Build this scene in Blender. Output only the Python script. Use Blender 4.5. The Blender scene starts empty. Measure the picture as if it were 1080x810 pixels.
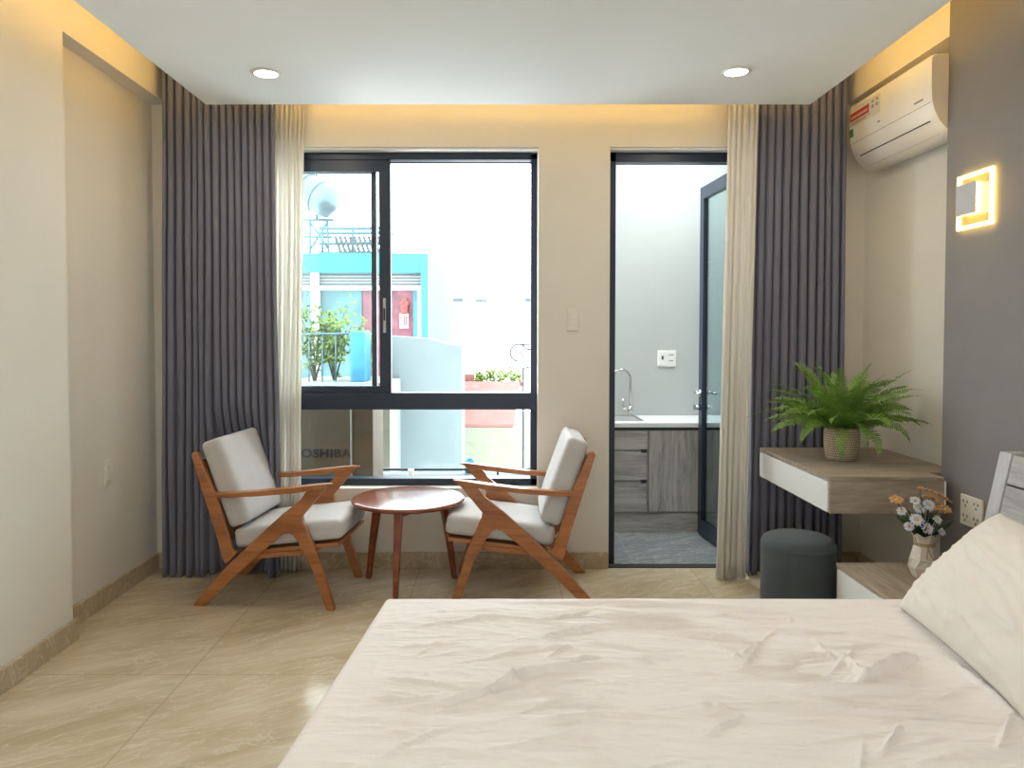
import bpy, bmesh, math, random
import numpy as np
from mathutils import Vector, Matrix, noise
random.seed(7)
C = bpy.context.scene.collection
PI = math.pi
# The room is measured in plan units from the camera; at the very end everything is scaled by K to metres.
K = 1.12
F, PITCH, CX = 790.0, math.radians(1.8), 525.0
CY = 353 + F * math.tan(PITCH)
H = 1.235

def ray(u, v):
    x = (u - CX) / F; y = -(v - CY) / F
    return (x, math.cos(PITCH) + y * math.sin(PITCH), -math.sin(PITCH) + y * math.cos(PITCH))
def at(u, v, Y):
    r = ray(u, v); t = Y / r[1]
    return Vector((r[0] * t, Y, H + r[2] * t))
def onz(u, v, Z):
    r = ray(u, v); t = (Z - H) / r[2]
    return Vector((r[0] * t, r[1] * t, Z))

# ------------------------------------------------------------------ materials
MATS = {}
def nodes(name):
    m = bpy.data.materials.new(name); m.use_nodes = True
    nt = m.node_tree
    b = nt.nodes['Principled BSDF']
    MATS[name] = m
    return m, nt, b
def rgba(c): return (c[0], c[1], c[2], 1)
def tex_coord(nt, scale=(1, 1, 1), rot=(0, 0, 0), world=False):
    mp = nt.nodes.new('ShaderNodeMapping')
    mp.inputs['Scale'].default_value = scale; mp.inputs['Rotation'].default_value = rot
    if world:
        g = nt.nodes.new('ShaderNodeNewGeometry'); nt.links.new(g.outputs['Position'], mp.inputs['Vector'])
    else:
        t = nt.nodes.new('ShaderNodeTexCoord'); nt.links.new(t.outputs['Object'], mp.inputs['Vector'])
    return mp
def noise_node(nt, mp, scale, detail=4, rough=.55, dist=0):
    n = nt.nodes.new('ShaderNodeTexNoise')
    n.inputs['Scale'].default_value = scale; n.inputs['Detail'].default_value = detail
    n.inputs['Roughness'].default_value = rough; n.inputs['Distortion'].default_value = dist
    nt.links.new(mp.outputs[0], n.inputs['Vector'])
    return n
def ramp(nt, fac, stops):
    r = nt.nodes.new('ShaderNodeValToRGB')
    el = r.color_ramp.elements
    while len(el) < len(stops): el.new(.5)
    for e, (p, c) in zip(el, stops): e.position = p; e.color = rgba(c)
    nt.links.new(fac, r.inputs[0])
    return r
def bump(nt, b, h, strength, dist=.01):
    bp = nt.nodes.new('ShaderNodeBump')
    bp.inputs['Strength'].default_value = strength; bp.inputs['Distance'].default_value = dist
    nt.links.new(h, bp.inputs['Height']); nt.links.new(bp.outputs[0], b.inputs['Normal'])
def plain(name, c, rough=.5, metal=0, var=.04, nscale=8, bmp=0, bscale=200, emis=None, es=0, spec=None, sheen=0):
    m, nt, b = nodes(name)
    b.inputs['Roughness'].default_value = rough; b.inputs['Metallic'].default_value = metal
    if spec is not None: b.inputs['Specular IOR Level'].default_value = spec
    if sheen: b.inputs['Sheen Weight'].default_value = sheen
    mp = tex_coord(nt)
    n = noise_node(nt, mp, nscale)
    lo = [max(0, x * (1 - var)) for x in c]; hi = [min(1, x * (1 + var)) for x in c]
    r = ramp(nt, n.outputs[0], [(.3, lo), (.7, hi)])
    nt.links.new(r.outputs[0], b.inputs['Base Color'])
    if bmp:
        n2 = noise_node(nt, mp, bscale, 2); bump(nt, b, n2.outputs[0], bmp, .004)
    if emis:
        b.inputs['Emission Color'].default_value = rgba(emis); b.inputs['Emission Strength'].default_value = es
    return m
def wood(name, dark, mid, light, axis='x', rough=.4, fine=1.0, coat=0):
    m, nt, b = nodes(name)
    s = {'x': (1.2, 14, 14), 'y': (14, 1.2, 14), 'z': (14, 14, 1.2)}[axis]
    mp = tex_coord(nt, tuple(k * fine for k in s))
    n = noise_node(nt, mp, 1.6, 6, .6, .6)
    n2 = noise_node(nt, mp, 9, 3, .6, 0)
    mx = nt.nodes.new('ShaderNodeMath'); mx.operation = 'MULTIPLY_ADD'
    mx.inputs[1].default_value = .35
    nt.links.new(n2.outputs[0], mx.inputs[0])
    ms = nt.nodes.new('ShaderNodeMath'); ms.operation = 'MULTIPLY'; ms.inputs[1].default_value = .7
    nt.links.new(n.outputs[0], ms.inputs[0]); nt.links.new(ms.outputs[0], mx.inputs[2])
    r = ramp(nt, mx.outputs[0], [(.38, dark), (.5, mid), (.62, light)])
    nt.links.new(r.outputs[0], b.inputs['Base Color'])
    b.inputs['Roughness'].default_value = rough
    if coat: b.inputs['Coat Weight'].default_value = coat; b.inputs['Coat Roughness'].default_value = .08
    bump(nt, b, mx.outputs[0], .12, .002)
    return m
def fabric(name, c, scale=700, rough=.95, strength=.35, var=.08, sheen=.2):
    m, nt, b = nodes(name)
    mp = tex_coord(nt)
    n = noise_node(nt, mp, scale * .4, 3, .7)
    n2 = noise_node(nt, mp, 5, 3)
    mm = nt.nodes.new('ShaderNodeMath'); mm.operation = 'ADD'
    nt.links.new(n.outputs[0], mm.inputs[0]); nt.links.new(n2.outputs[0], mm.inputs[1])
    r = ramp(nt, mm.outputs[0], [(.7, [x * (1 - var) for x in c]), (1.0, [min(1, x * (1 + var)) for x in c])])
    r.color_ramp.elements[0].position = .35; r.color_ramp.elements[1].position = .65
    hm = nt.nodes.new('ShaderNodeMath'); hm.operation = 'MULTIPLY'; hm.inputs[1].default_value = .5
    nt.links.new(mm.outputs[0], hm.inputs[0]); nt.links.new(hm.outputs[0], r.inputs[0])
    nt.links.new(r.outputs[0], b.inputs['Base Color'])
    b.inputs['Roughness'].default_value = rough; b.inputs['Sheen Weight'].default_value = sheen
    bump(nt, b, n.outputs[0], strength, .0015)
    return m
def glow(name, c, s):
    m = bpy.data.materials.new(name); m.use_nodes = True; nt = m.node_tree
    nt.nodes.clear()
    e = nt.nodes.new('ShaderNodeEmission'); e.inputs[0].default_value = rgba(c); e.inputs[1].default_value = s
    o = nt.nodes.new('ShaderNodeOutputMaterial'); nt.links.new(e.outputs[0], o.inputs[0])
    MATS[name] = m
    return m
def pane_mat(name, tint, refl=.03):
    m = bpy.data.materials.new(name); m.use_nodes = True; nt = m.node_tree
    nt.nodes.clear()
    t = nt.nodes.new('ShaderNodeBsdfTransparent'); t.inputs[0].default_value = rgba(tint)
    g = nt.nodes.new('ShaderNodeBsdfGlossy'); g.inputs['Roughness'].default_value = .02
    lw = nt.nodes.new('ShaderNodeLayerWeight'); lw.inputs[0].default_value = .5
    pw = nt.nodes.new('ShaderNodeMath'); pw.operation = 'POWER'; pw.inputs[1].default_value = 4
    nt.links.new(lw.outputs['Facing'], pw.inputs[0])
    fr = nt.nodes.new('ShaderNodeMath'); fr.operation = 'MULTIPLY_ADD'; fr.inputs[1].default_value = .75; fr.inputs[2].default_value = refl
    nt.links.new(pw.outputs[0], fr.inputs[0])
    mx = nt.nodes.new('ShaderNodeMixShader')
    nt.links.new(fr.outputs[0], mx.inputs[0]); nt.links.new(t.outputs[0], mx.inputs[1]); nt.links.new(g.outputs[0], mx.inputs[2])
    o = nt.nodes.new('ShaderNodeOutputMaterial'); nt.links.new(mx.outputs[0], o.inputs[0])
    MATS[name] = m
    return m
def sheer_mat(name, c):
    m = bpy.data.materials.new(name); m.use_nodes = True; nt = m.node_tree
    nt.nodes.clear()
    mp = tex_coord(nt, (400, 400, 60)); n = noise_node(nt, mp, 1, 2)
    r = ramp(nt, n.outputs[0], [(.3, [x * .96 for x in c]), (.7, c)])
    d = nt.nodes.new('ShaderNodeBsdfDiffuse'); tl = nt.nodes.new('ShaderNodeBsdfTranslucent'); tr = nt.nodes.new('ShaderNodeBsdfTransparent')
    nt.links.new(r.outputs[0], d.inputs[0]); nt.links.new(r.outputs[0], tl.inputs[0])
    a = nt.nodes.new('ShaderNodeMixShader'); a.inputs[0].default_value = .42
    nt.links.new(d.outputs[0], a.inputs[1]); nt.links.new(tl.outputs[0], a.inputs[2])
    b = nt.nodes.new('ShaderNodeMixShader'); b.inputs[0].default_value = .10
    nt.links.new(a.outputs[0], b.inputs[1]); nt.links.new(tr.outputs[0], b.inputs[2])
    o = nt.nodes.new('ShaderNodeOutputMaterial'); nt.links.new(b.outputs[0], o.inputs[0])
    MATS[name] = m
    return m
def marble(name, joints=None, rough=.16, base=((.47, .385, .245), (.55, .46, .315), (.64, .56, .42)), coat=0, jcol=(.36, .29, .19)):
    m, nt, b = nodes(name)
    mp = tex_coord(nt, (1, 1, 1), (0, 0, math.radians(-30)), world=True)
    st = nt.nodes.new('ShaderNodeMapping'); st.inputs['Scale'].default_value = (.8, 3.2, 1.5)
    nt.links.new(mp.outputs[0], st.inputs['Vector'])
    n = noise_node(nt, st, 1.5, 8, .62, 1.1)
    r = ramp(nt, n.outputs[0], [(.32, base[0]), (.5, base[1]), (.68, base[2])])
    n2 = noise_node(nt, st, 2.6, 6, .6, 1.8)
    ab = nt.nodes.new('ShaderNodeMath'); ab.operation = 'SUBTRACT'; ab.inputs[1].default_value = .5
    nt.links.new(n2.outputs[0], ab.inputs[0])
    ab2 = nt.nodes.new('ShaderNodeMath'); ab2.operation = 'ABSOLUTE'; nt.links.new(ab.outputs[0], ab2.inputs[0])
    v = ramp(nt, ab2.outputs[0], [(0, (.5, .5, .5)), (.028, (0, 0, 0))])
    mx = nt.nodes.new('ShaderNodeMix'); mx.data_type = 'RGBA'
    mx.inputs['B'].default_value = (.72, .67, .56, 1)
    nt.links.new(v.outputs[0], mx.inputs['Factor']); nt.links.new(r.outputs[0], mx.inputs['A'])
    out = mx.outputs['Result']
    if joints:
        g = nt.nodes.new('ShaderNodeNewGeometry'); sp = nt.nodes.new('ShaderNodeSeparateXYZ')
        nt.links.new(g.outputs['Position'], sp.inputs[0])
        last = None
        for ax, off in (('X', joints[0]), ('Y', joints[1])):
            a = nt.nodes.new('ShaderNodeMath'); a.operation = 'SUBTRACT'; a.inputs[1].default_value = off * K
            nt.links.new(sp.outputs[ax], a.inputs[0])
            pp = nt.nodes.new('ShaderNodeMath'); pp.operation = 'PINGPONG'; pp.inputs[1].default_value = joints[2] * K / 2
            nt.links.new(a.outputs[0], pp.inputs[0])
            lt = nt.nodes.new('ShaderNodeMath'); lt.operation = 'LESS_THAN'; lt.inputs[1].default_value = .0016
            nt.links.new(pp.outputs[0], lt.inputs[0])
            if last:
                mxx = nt.nodes.new('ShaderNodeMath'); mxx.operation = 'MAXIMUM'
                nt.links.new(last.outputs[0], mxx.inputs[0]); nt.links.new(lt.outputs[0], mxx.inputs[1]); last = mxx
            else: last = lt
        m2 = nt.nodes.new('ShaderNodeMix'); m2.data_type = 'RGBA'; m2.inputs['B'].default_value = rgba(jcol)
        nt.links.new(last.outputs[0], m2.inputs['Factor']); nt.links.new(out, m2.inputs['A'])
        out = m2.outputs['Result']
    nt.links.new(out, b.inputs['Base Color'])
    b.inputs['Roughness'].default_value = rough
    return m

plain('wall_paint', (.72, .69, .615), .9, var=.02, nscale=3, bmp=.08, bscale=160)
plain('ceiling_paint', (.87, .905, .90), .95, var=.01, nscale=2)
plain('white_paint', (.82, .81, .78), .7, var=.01)
plain('grey_wall', (.205, .195, .195), .85, var=.04, nscale=4, bmp=.12, bscale=220)
marble('floor_marble', (-1.125, 2.685, .714), .17)
marble('baseboard_marble', None, .3, ((.37, .29, .18), (.45, .36, .235), (.53, .43, .29)))
marble('kitchen_tile', (.735, 4.28, .55), .3, ((.14, .16, .17), (.19, .215, .225), (.25, .275, .285)), jcol=(.42, .44, .45))
MATS['kitchen_tile'].node_tree.nodes
plain('kitchen_wall', (.45, .475, .465), .6, var=.03, nscale=2)
plain('navy_metal', (.014, .026, .048), .35, metal=.2, var=.05, spec=.5)
plain('steel', (.55, .55, .54), .25, metal=1)
plain('brushed_grey', (.42, .42, .42), .45, metal=.6)
plain('black_plastic', (.02, .02, .022), .5)
plain('white_plastic', (.80, .79, .76), .35, var=.01)
plain('ivory_plastic', (.74, .71, .62), .4, var=.01)
plain('ac_white', (.80, .77, .70), .3, var=.01)
plain('ac_side', (.62, .57, .48), .4, var=.01)
wood('chair_wood', (.24, .080, .024), (.33, .120, .038), (.41, .165, .055), 'x', .32, .8, .15)
wood('table_wood', (.15, .030, .012), (.21, .046, .018), (.27, .068, .027), 'x', .22, .7, .5)
wood('grey_oak', (.215, .175, .13), (.315, .26, .20), (.41, .345, .275), 'x', .45, 1.3)
wood('grey_oak_y', (.22, .18, .135), (.33, .275, .21), (.42, .355, .28), 'y', .45, 1.3)
wood('cabinet_oak_x', (.25, .235, .215), (.37, .35, .33), (.48, .46, .435), 'x', .5, 1.2)
wood('cabinet_oak_z', (.23, .215, .20), (.35, .33, .31), (.45, .43, .405), 'z', .5, 1.2)
wood('headboard_wood', (.20, .195, .19), (.28, .27, .265), (.36, .35, .34), 'y', .5, 1.0)
wood('headboard_edge', (.30, .30, .31), (.37, .37, .38), (.44, .44, .45), 'z', .5, 1.0)
plain('white_laminate', (.78, .80, .80), .3, var=.01)
fabric('cushion_fabric', (.49, .485, .48), 900, strength=.5, var=.10)
fabric('curtain_grey', (.158, .163, .222), 900, var=.06, sheen=.25)
fabric('stool_fabric', (.060, .075, .085), 900, var=.06, sheen=.1)
fabric('sheet_cotton', (.86, .81, .775), 1100, strength=.12, var=.015, sheen=.1)
# fine creases of the stretched cotton, running across the bed
_m = MATS['sheet_cotton']; _nt = _m.node_tree; _b = _nt.nodes['Principled BSDF']
_mp = tex_coord(_nt, (5, 30, 5), (0, 0, .06)); _n = noise_node(_nt, _mp, 1.0, 5, .62, .9)
_n2 = noise_node(_nt, tex_coord(_nt, (9, 60, 9), (0, 0, -.12)), 1.0, 4, .6, .5)
_a = _nt.nodes.new('ShaderNodeMath'); _a.operation = 'MULTIPLY_ADD'; _a.inputs[1].default_value = .4
_nt.links.new(_n2.outputs[0], _a.inputs[0]); _nt.links.new(_n.outputs[0], _a.inputs[2])
bump(_nt, _b, _a.outputs[0], .55, .014)
fabric('pillow_cotton', (.76, .72, .655), 1100, strength=.12, var=.015, sheen=.1)
sheer_mat('sheer_cream', (.88, .855, .79))
pane_mat('clear_glass', (.96, .985, .985))
pane_mat('door_glass', (.72, .86, .88), .18)
glow('lamp_disc', (1, .86, .62), 14)
glow('led_warm', (1, .56, .13), 20)
glow('sconce_glow', (1, .60, .12), 34)
glow('sconce_edge', (1, .66, .17), 8)
plain('leaf_green', (.15, .28, .045), .5, var=.4, nscale=9)
plain('leaf_dark', (.025, .06, .018), .6, var=.3)
plain('daisy_white', (.66, .69, .80), .7)
plain('daisy_yellow', (.70, .50, .12), .7)
plain('flower_orange', (.52, .30, .13), .7, var=.2, nscale=60)
plain('vase_ceramic', (.62, .57, .48), .35, var=.03)
plain('twine', (.40, .30, .17), .9)
plain('sticker_red', (.45, .03, .03), .5)
plain('sticker_white', (.62, .60, .55), .5)
plain('sticker_green', (.04, .17, .05), .5)
plain('grey_ink', (.25, .25, .25), .5)
plain('dark_gap', (.03, .03, .03), .8)
# woven basket
m, nt, b = nodes('basket')
mp = tex_coord(nt)
br = nt.nodes.new('ShaderNodeTexBrick')
br.inputs['Color1'].default_value = (.56, .48, .36, 1); br.inputs['Color2'].default_value = (.66, .58, .45, 1); br.inputs['Mortar'].default_value = (.27, .20, .12, 1)
br.inputs['Scale'].default_value = 1; br.inputs['Brick Width'].default_value = .011; br.inputs['Row Height'].default_value = .011; br.inputs['Mortar Size'].default_value = .0025
nt.links.new(nt.nodes['Texture Coordinate'].outputs['UV'], br.inputs['Vector'])
nt.links.new(br.outputs[0], b.inputs['Base Color']); b.inputs['Roughness'].default_value = .8
bump(nt, b, br.outputs['Fac'], -.6, .003)
# outside
plain('cyan_paint', (.014, .185, .205), .7, var=.12, nscale=1.5)
plain('azure_paint', (.014, .14, .23), .6, var=.3, nscale=6)
plain('concrete', (.105, .135, .138), .9, var=.06, nscale=2)
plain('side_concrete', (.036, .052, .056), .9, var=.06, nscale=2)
plain('concrete_light', (.15, .165, .16), .9, var=.06, nscale=2)
plain('yellow_render', (.145, .15, .11), .9, var=.08, nscale=3)
plain('white_render', (.6, .6, .6), .9)
plain('ledge_grey', (.11, .12, .12), .8, var=.05)
plain('poster_teal', (.035, .095, .105), .4, var=.35, nscale=3)
plain('poster_red', (.09, .028, .04), .4, var=.55, nscale=5)
plain('lantern_red', (.25, .02, .015), .5)
plain('lantern_gold', (.6, .35, .2), .5)
plain('louver_grey', (.035, .05, .06), .6)
plain('shutter_white', (.26, .27, .275), .6)
plain('terracotta', (.17, .07, .058), .8, var=.2, nscale=8)
plain('tank_steel', (.08, .12, .14), .35, metal=.3)
plain('pale_blue_metal', (.05, .11, .13), .6)
plain('outdoor_leaf', (.075, .13, .03), .7, var=.4, nscale=9)
plain('bright_leaf', (.11, .17, .02), .7, var=.3, nscale=9)
plain('branch', (.05, .055, .04), .8)
plain('cardboard', (.115, .09, .06), .85, var=.06, nscale=6)
plain('cardboard_side', (.105, .074, .045), .85, var=.06, nscale=6)
plain('ink', (.012, .012, .02), .7)
plain('tape', (.42, .43, .40), .5)
M = MATS

# ------------------------------------------------------------------ mesh building
class MB:
    def __init__(s): s.v = []; s.f = []; s.m = []; s.sm = []; s.uv = None
    def add(s, vs, fs, mi=0, smooth=False):
        o = len(s.v); s.v += [tuple(p) for p in vs]
        for f in fs: s.f.append([o + i for i in f]); s.m.append(mi); s.sm.append(smooth)
    def box(s, x0, x1, y0, y1, z0, z1, mi=0):
        if x0 > x1: x0, x1 = x1, x0
        if y0 > y1: y0, y1 = y1, y0
        if z0 > z1: z0, z1 = z1, z0
        v = [(x, y, z) for z in (z0, z1) for y in (y0, y1) for x in (x0, x1)]
        s.add(v, [(0, 2, 3, 1), (4, 5, 7, 6), (0, 1, 5, 4), (2, 6, 7, 3), (0, 4, 6, 2), (1, 3, 7, 5)], mi)
    def prism(s, pts, a0, a1, axis='y', mi=0):
        def P(p, a):
            return {'y': (p[0], a, p[1]), 'x': (a, p[0], p[1]), 'z': (p[0], p[1], a)}[axis]
        n = len(pts)
        s.add([P(p, a0) for p in pts] + [P(p, a1) for p in pts],
              [list(range(n))[::-1], list(range(n, 2 * n))] + [(i, (i + 1) % n, n + (i + 1) % n, n + i) for i in range(n)], mi)
    def tube(s, pts, r, n=8, mi=0, cap=True):
        pts = [Vector(p) for p in pts]; rs = r if isinstance(r, (list, tuple)) else [r] * len(pts)
        vs = []; up = None
        for i, p in enumerate(pts):
            d = (pts[min(i + 1, len(pts) - 1)] - pts[max(i - 1, 0)]).normalized()
            if up is None: up = d.orthogonal().normalized()
            up = (up - d * up.dot(d)).normalized(); w = d.cross(up)
            for k in range(n):
                a = 2 * PI * k / n; vs.append(p + (up * math.cos(a) + w * math.sin(a)) * rs[i])
        fs = []
        for i in range(len(pts) - 1):
            for k in range(n): fs.append((i * n + k, i * n + (k + 1) % n, (i + 1) * n + (k + 1) % n, (i + 1) * n + k))
        if cap: fs += [list(range(n))[::-1], [(len(pts) - 1) * n + k for k in range(n)]]
        s.add(vs, fs, mi, True)
    def lathe(s, prof, c=(0, 0), n=40, mi=0, smooth=True, cap=True):
        vs = [(c[0] + r * math.cos(2 * PI * k / n), c[1] + r * math.sin(2 * PI * k / n), z) for r, z in prof for k in range(n)]
        fs = []
        for i in range(len(prof) - 1):
            for k in range(n): fs.append((i * n + k, i * n + (k + 1) % n, (i + 1) * n + (k + 1) % n, (i + 1) * n + k))
        if cap: fs += [list(range(n))[::-1], [(len(prof) - 1) * n + k for k in range(n)]]
        s.add(vs, fs, mi, smooth)
    def loft(s, secs, mi=0, smooth=False):
        n = len(secs[0]); vs = [p for q in secs for p in q]; fs = []
        for i in range(len(secs) - 1):
            for k in range(n): fs.append((i * n + k, i * n + (k + 1) % n, (i + 1) * n + (k + 1) % n, (i + 1) * n + k))
        fs += [list(range(n))[::-1], [(len(secs) - 1) * n + k for k in range(n)]]
        s.add(vs, fs, mi, smooth)
    def rbox(s, c, size, r, rot=None, n=10, puff=(0, 0, 0), mi=0):
        """rounded, optionally puffed cushion box"""
        h = Vector(size) / 2; idx = {}; vs = []; fs = []
        def vert(p):
            key = tuple(round(x, 5) for x in p)
            if key in idx: return idx[key]
            q = Vector([p[i] * h[i] for i in range(3)])
            inner = Vector([max(-(h[i] - r), min(h[i] - r, q[i])) for i in range(3)])
            d = q - inner
            if d.length > 1e-9: q = inner + d.normalized() * r
            for i in range(3):
                if puff[i]:
                    a, b_ = [j for j in range(3) if j != i]
                    q[i] += puff[i] * math.copysign(1, p[i]) * abs(p[i]) * (1 - p[a] ** 2) * (1 - p[b_] ** 2)
            if rot: q = rot @ q
            idx[key] = len(vs); vs.append(q + Vector(c)); return idx[key]
        # denser samples near the edges
        ts = [math.sin((i / n - .5) * PI) for i in range(n + 1)]
        for ax in range(3):
            for sg in (-1, 1):
                a, b_ = [(1, 2), (2, 0), (0, 1)][ax]
                for i in range(n):
                    for j in range(n):
                        q = []
                        for (ii, jj) in ((i, j), (i + 1, j), (i + 1, j + 1), (i, j + 1)):
                            p = [0, 0, 0]; p[ax] = sg; p[a] = ts[ii]; p[b_] = ts[jj]; q.append(vert(p))
                        fs.append(q if sg > 0 else q[::-1])
        s.add(vs, fs, mi, True)
    def build(s, name, mats, parent=None, bevel=0, label=None, solid=0, sub=0):
        me = bpy.data.meshes.new(name); me.from_pydata(s.v, [], s.f)
        if not isinstance(mats, (list, tuple)): mats = [mats]
        for m in mats: me.materials.append(m if not isinstance(m, str) else M[m])
        me.polygons.foreach_set('material_index', s.m); me.polygons.foreach_set('use_smooth', s.sm)
        me.update()
        o = bpy.data.objects.new(name, me); C.objects.link(o)
        if parent: o.parent = parent
        if bevel:
            b = o.modifiers.new('bevel', 'BEVEL'); b.width = bevel * K; b.segments = 2; b.limit_method = 'ANGLE'; b.angle_limit = math.radians(40)
        if solid:
            b = o.modifiers.new('solid', 'SOLIDIFY'); b.thickness = solid * K; b.offset = 0
        if sub:
            b = o.modifiers.new('sub', 'SUBSURF'); b.levels = sub; b.render_levels = sub
        if label: o['label'] = label
        return o
def box(name, mats, x0, x1, y0, y1, z0, z1, parent=None, bevel=0, label=None):
    b = MB(); b.box(x0, x1, y0, y1, z0, z1); return b.build(name, mats, parent, bevel, label)
def thing(name, label, cat, loc=(0, 0, 0), rz=0, group=None):
    o = bpy.data.objects.new(name, None); C.objects.link(o); o.empty_display_size = .1
    o.location = loc; o.rotation_euler = (0, 0, rz)
    o['label'] = label; o['category'] = cat
    if group: o['group'] = group
    return o
def tag(o, label, cat, group=None):
    o['label'] = label; o['category'] = cat
    if group: o['group'] = group
    return o
def struct(o): o['kind'] = 'structure'; return o
def dup(root, label=None, loc=None, rz=None):
    r = root.copy(); C.objects.link(r)
    if loc is not None: r.location = loc
    if rz is not None: r.rotation_euler = (0, 0, rz)
    if label: r['label'] = label
    for ch in list(root.children):
        c = ch.copy(); C.objects.link(c); c.parent = r
        for g in ch.children:
            d = g.copy(); C.objects.link(d); d.parent = c
    return r

# ------------------------------------------------------------------ room shell
XL, XLR, XR, XRR, YW = -1.715, -1.80, 1.81, 1.915, 3.93
YB = -1.6
YPL, YPR = 2.99, 3.04
ZC, ZU, ZB = 2.345, 2.62, 2.43
WO = (-1.40, .214, .425, 2.212)      # window opening x0 x1 z0 z1
DO = (.583, 1.33, 0.0, 2.212)
box_floor = struct(box('floor', 'floor_marble', -2.1, 2.15, YB - .15, YW, -.12, 0))
b = MB()
b.box(-2.1, XL, YB, YPL, 0, ZU); b.box(-2.1, XLR, YPL, YW, 0, ZU); b.box(XLR, XL, YPL, YW, ZB, ZU)
struct(b.build('wall_left', 'wall_paint'))
b = MB()
b.box(XR, 2.15, YB, YPR, 0, ZU, 0); b.box(XRR, 2.15, YPR, YW, 0, ZU, 1); b.box(XR, XRR, YPR, YW, ZB, ZU, 1)
struct(b.build('wall_right', ['grey_wall', 'wall_paint']))
b = MB(); y0, y1 = YW, 4.13
b.box(-2.1, WO[0], y0, y1, 0, ZU); b.box(WO[0], WO[1], y0, y1, 0, WO[2]); b.box(WO[0], WO[1], y0, y1, WO[3], ZU)
b.box(WO[1], DO[0], y0, y1, 0, ZU); b.box(DO[0], DO[1], y0, y1, DO[3], ZU); b.box(DO[1], 2.15, y0, y1, 0, ZU)
struct(b.build('wall_front', 'wall_paint'))
struct(box('wall_back', 'wall_paint', -2.1, 2.15, YB - .15, YB, 0, ZU))
struct(box('ceiling', 'ceiling_paint', -2.1, 2.15, YB - .15, 4.13, ZU, ZU + .12))
PX0, PX1, PY1 = -1.408, 1.507, 3.65
b = MB(); b.box(PX0, PX1, YB + .3, PY1, ZC, ZC + .03)
b.box(PX0, PX0 + .02, YB + .3, PY1, ZC + .03, ZC + .06); b.box(PX1 - .02, PX1, YB + .3, PY1, ZC + .03, ZC + .06); b.box(PX0 + .02, PX1 - .02, PY1 - .02, PY1, ZC + .03, ZC + .06)
for x, y in ((-1.3, -1.2), (1.4, -1.2), (-1.3, 3.0), (1.4, 3.0), (0, 1)): b.box(x - .02, x + .02, y - .02, y + .02, ZC + .03, ZU)
struct(b.build('ceiling_panel', 'ceiling_paint'))
# warm cove strips lying on top of the dropped panel
for i, (x0, x1, yy0, yy1) in enumerate(((PX0 + .03, PX0 + .045, YB + .5, PY1 - .03), (PX1 - .045, PX1 - .03, YB + .5, PY1 - .03), (PX0 + .1, PX1 - .1, PY1 - .05, PY1 - .035))):
    struct(box('trim_%d' % (i + 1), 'led_warm', x0, x1, yy0, yy1, ZC + .062, ZC + .075))
def baseboard(name, segs, mat='baseboard_marble'):
    b = MB()
    for s_ in segs: b.box(*s_, 0, .088)
    return struct(b.build(name, mat, bevel=.003))
T = .016
baseboard('baseboard_left', [(XL, XL + T, YB, YPL + T), (XLR, XLR + T, YPL + T, YW - T), (XLR, XL, YPL, YPL + T)])
baseboard('baseboard_front', [(XLR, DO[0], YW - T, YW), (DO[1], XRR, YW - T, YW)])
baseboard('baseboard_right', [(XR - T, XR, YB, YPR + T), (XR, XRR, YPR, YPR + T), (XRR - T, XRR, YPR + T, YW - T)])

# ------------------------------------------------------------------ window and door frames
b = MB(); FY0, FY1 = 4.0, 4.075
wx0, wx1, wz0, wz1 = WO
b.box(wx0, wx1, FY0, FY1, wz1 - .05, wz1 - .012); b.box(wx0, wx1, FY0, FY1, wz0 + .003, wz0 + .038)
b.box(wx0, wx0 + .036, FY0, FY1, wz0, wz1 - .02); b.box(wx1 - .038, wx1 - .004, FY0, FY1, wz0, wz1 - .02)
b.box(wx0, wx1, FY0 - .012, FY1, .835, .925)
b.box(-.575, wx1 - .036, FY0 + .02, FY0 + .034, wz1 - .066, wz1 - .059)
w = struct(b.build('window_1', 'navy_metal', bevel=.002))
b = MB(); b.box(wx0 + .03, wx1 - .03, FY0 + .03, FY0 + .036, wz0 + .03, .84); b.build('window_pane', 'clear_glass', w)
b = MB(); b.box(wx0, wx1, YW + .01, FY0 + .01, wz1 - .012, wz1 - .001); b.box(wx1 - .004, wx1 - .0005, YW + .01, FY0 + .02, wz0, wz1); b.build('window_reveal', 'white_paint', w)
def sash(x0, x1, y0, z0, z1, w_right, w_left):
    b = MB(); d = .026
    b.box(x0, x1, y0, y0 + d, z1 - .062, z1); b.box(x0, x1, y0, y0 + d, z0, z0 + .035)
    b.box(x0, x0 + w_left, y0, y0 + d, z0 + .035, z1 - .062); b.box(x1 - w_right, x1, y0, y0 + d, z0 + .035, z1 - .062)
    s_ = b.build('window_sash', 'navy_metal', w, bevel=.002)
    g = MB(); g.box(x0 + .02, x1 - .02, y0 + .010, y0 + .015, z0 + .02, z1 - .02); g.build('sash_glass', 'clear_glass', s_)
    return s_
sz0, sz1 = .925, wz1 - .05
s1 = sash(wx0 + .036, -.570, FY0 + .004, sz0, sz1, .062, .05)
s2 = sash(wx0 + .05, -.652, FY0 + .042, sz0, sz1, .028, .05)
h = MB(); h.box(-.612, -.596, FY0 - .004, FY0 + .004, 1.245, 1.43); hh = h.build('sash_handle', 'brushed_grey', s1, bevel=.003, label='grey recessed pull on dark sash')
h = MB(); h.box(-.609, -.599, FY0 - .006, FY0 - .003, 1.31, 1.375); h.build('handle_recess', 'black_plastic', None).parent = s1
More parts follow.
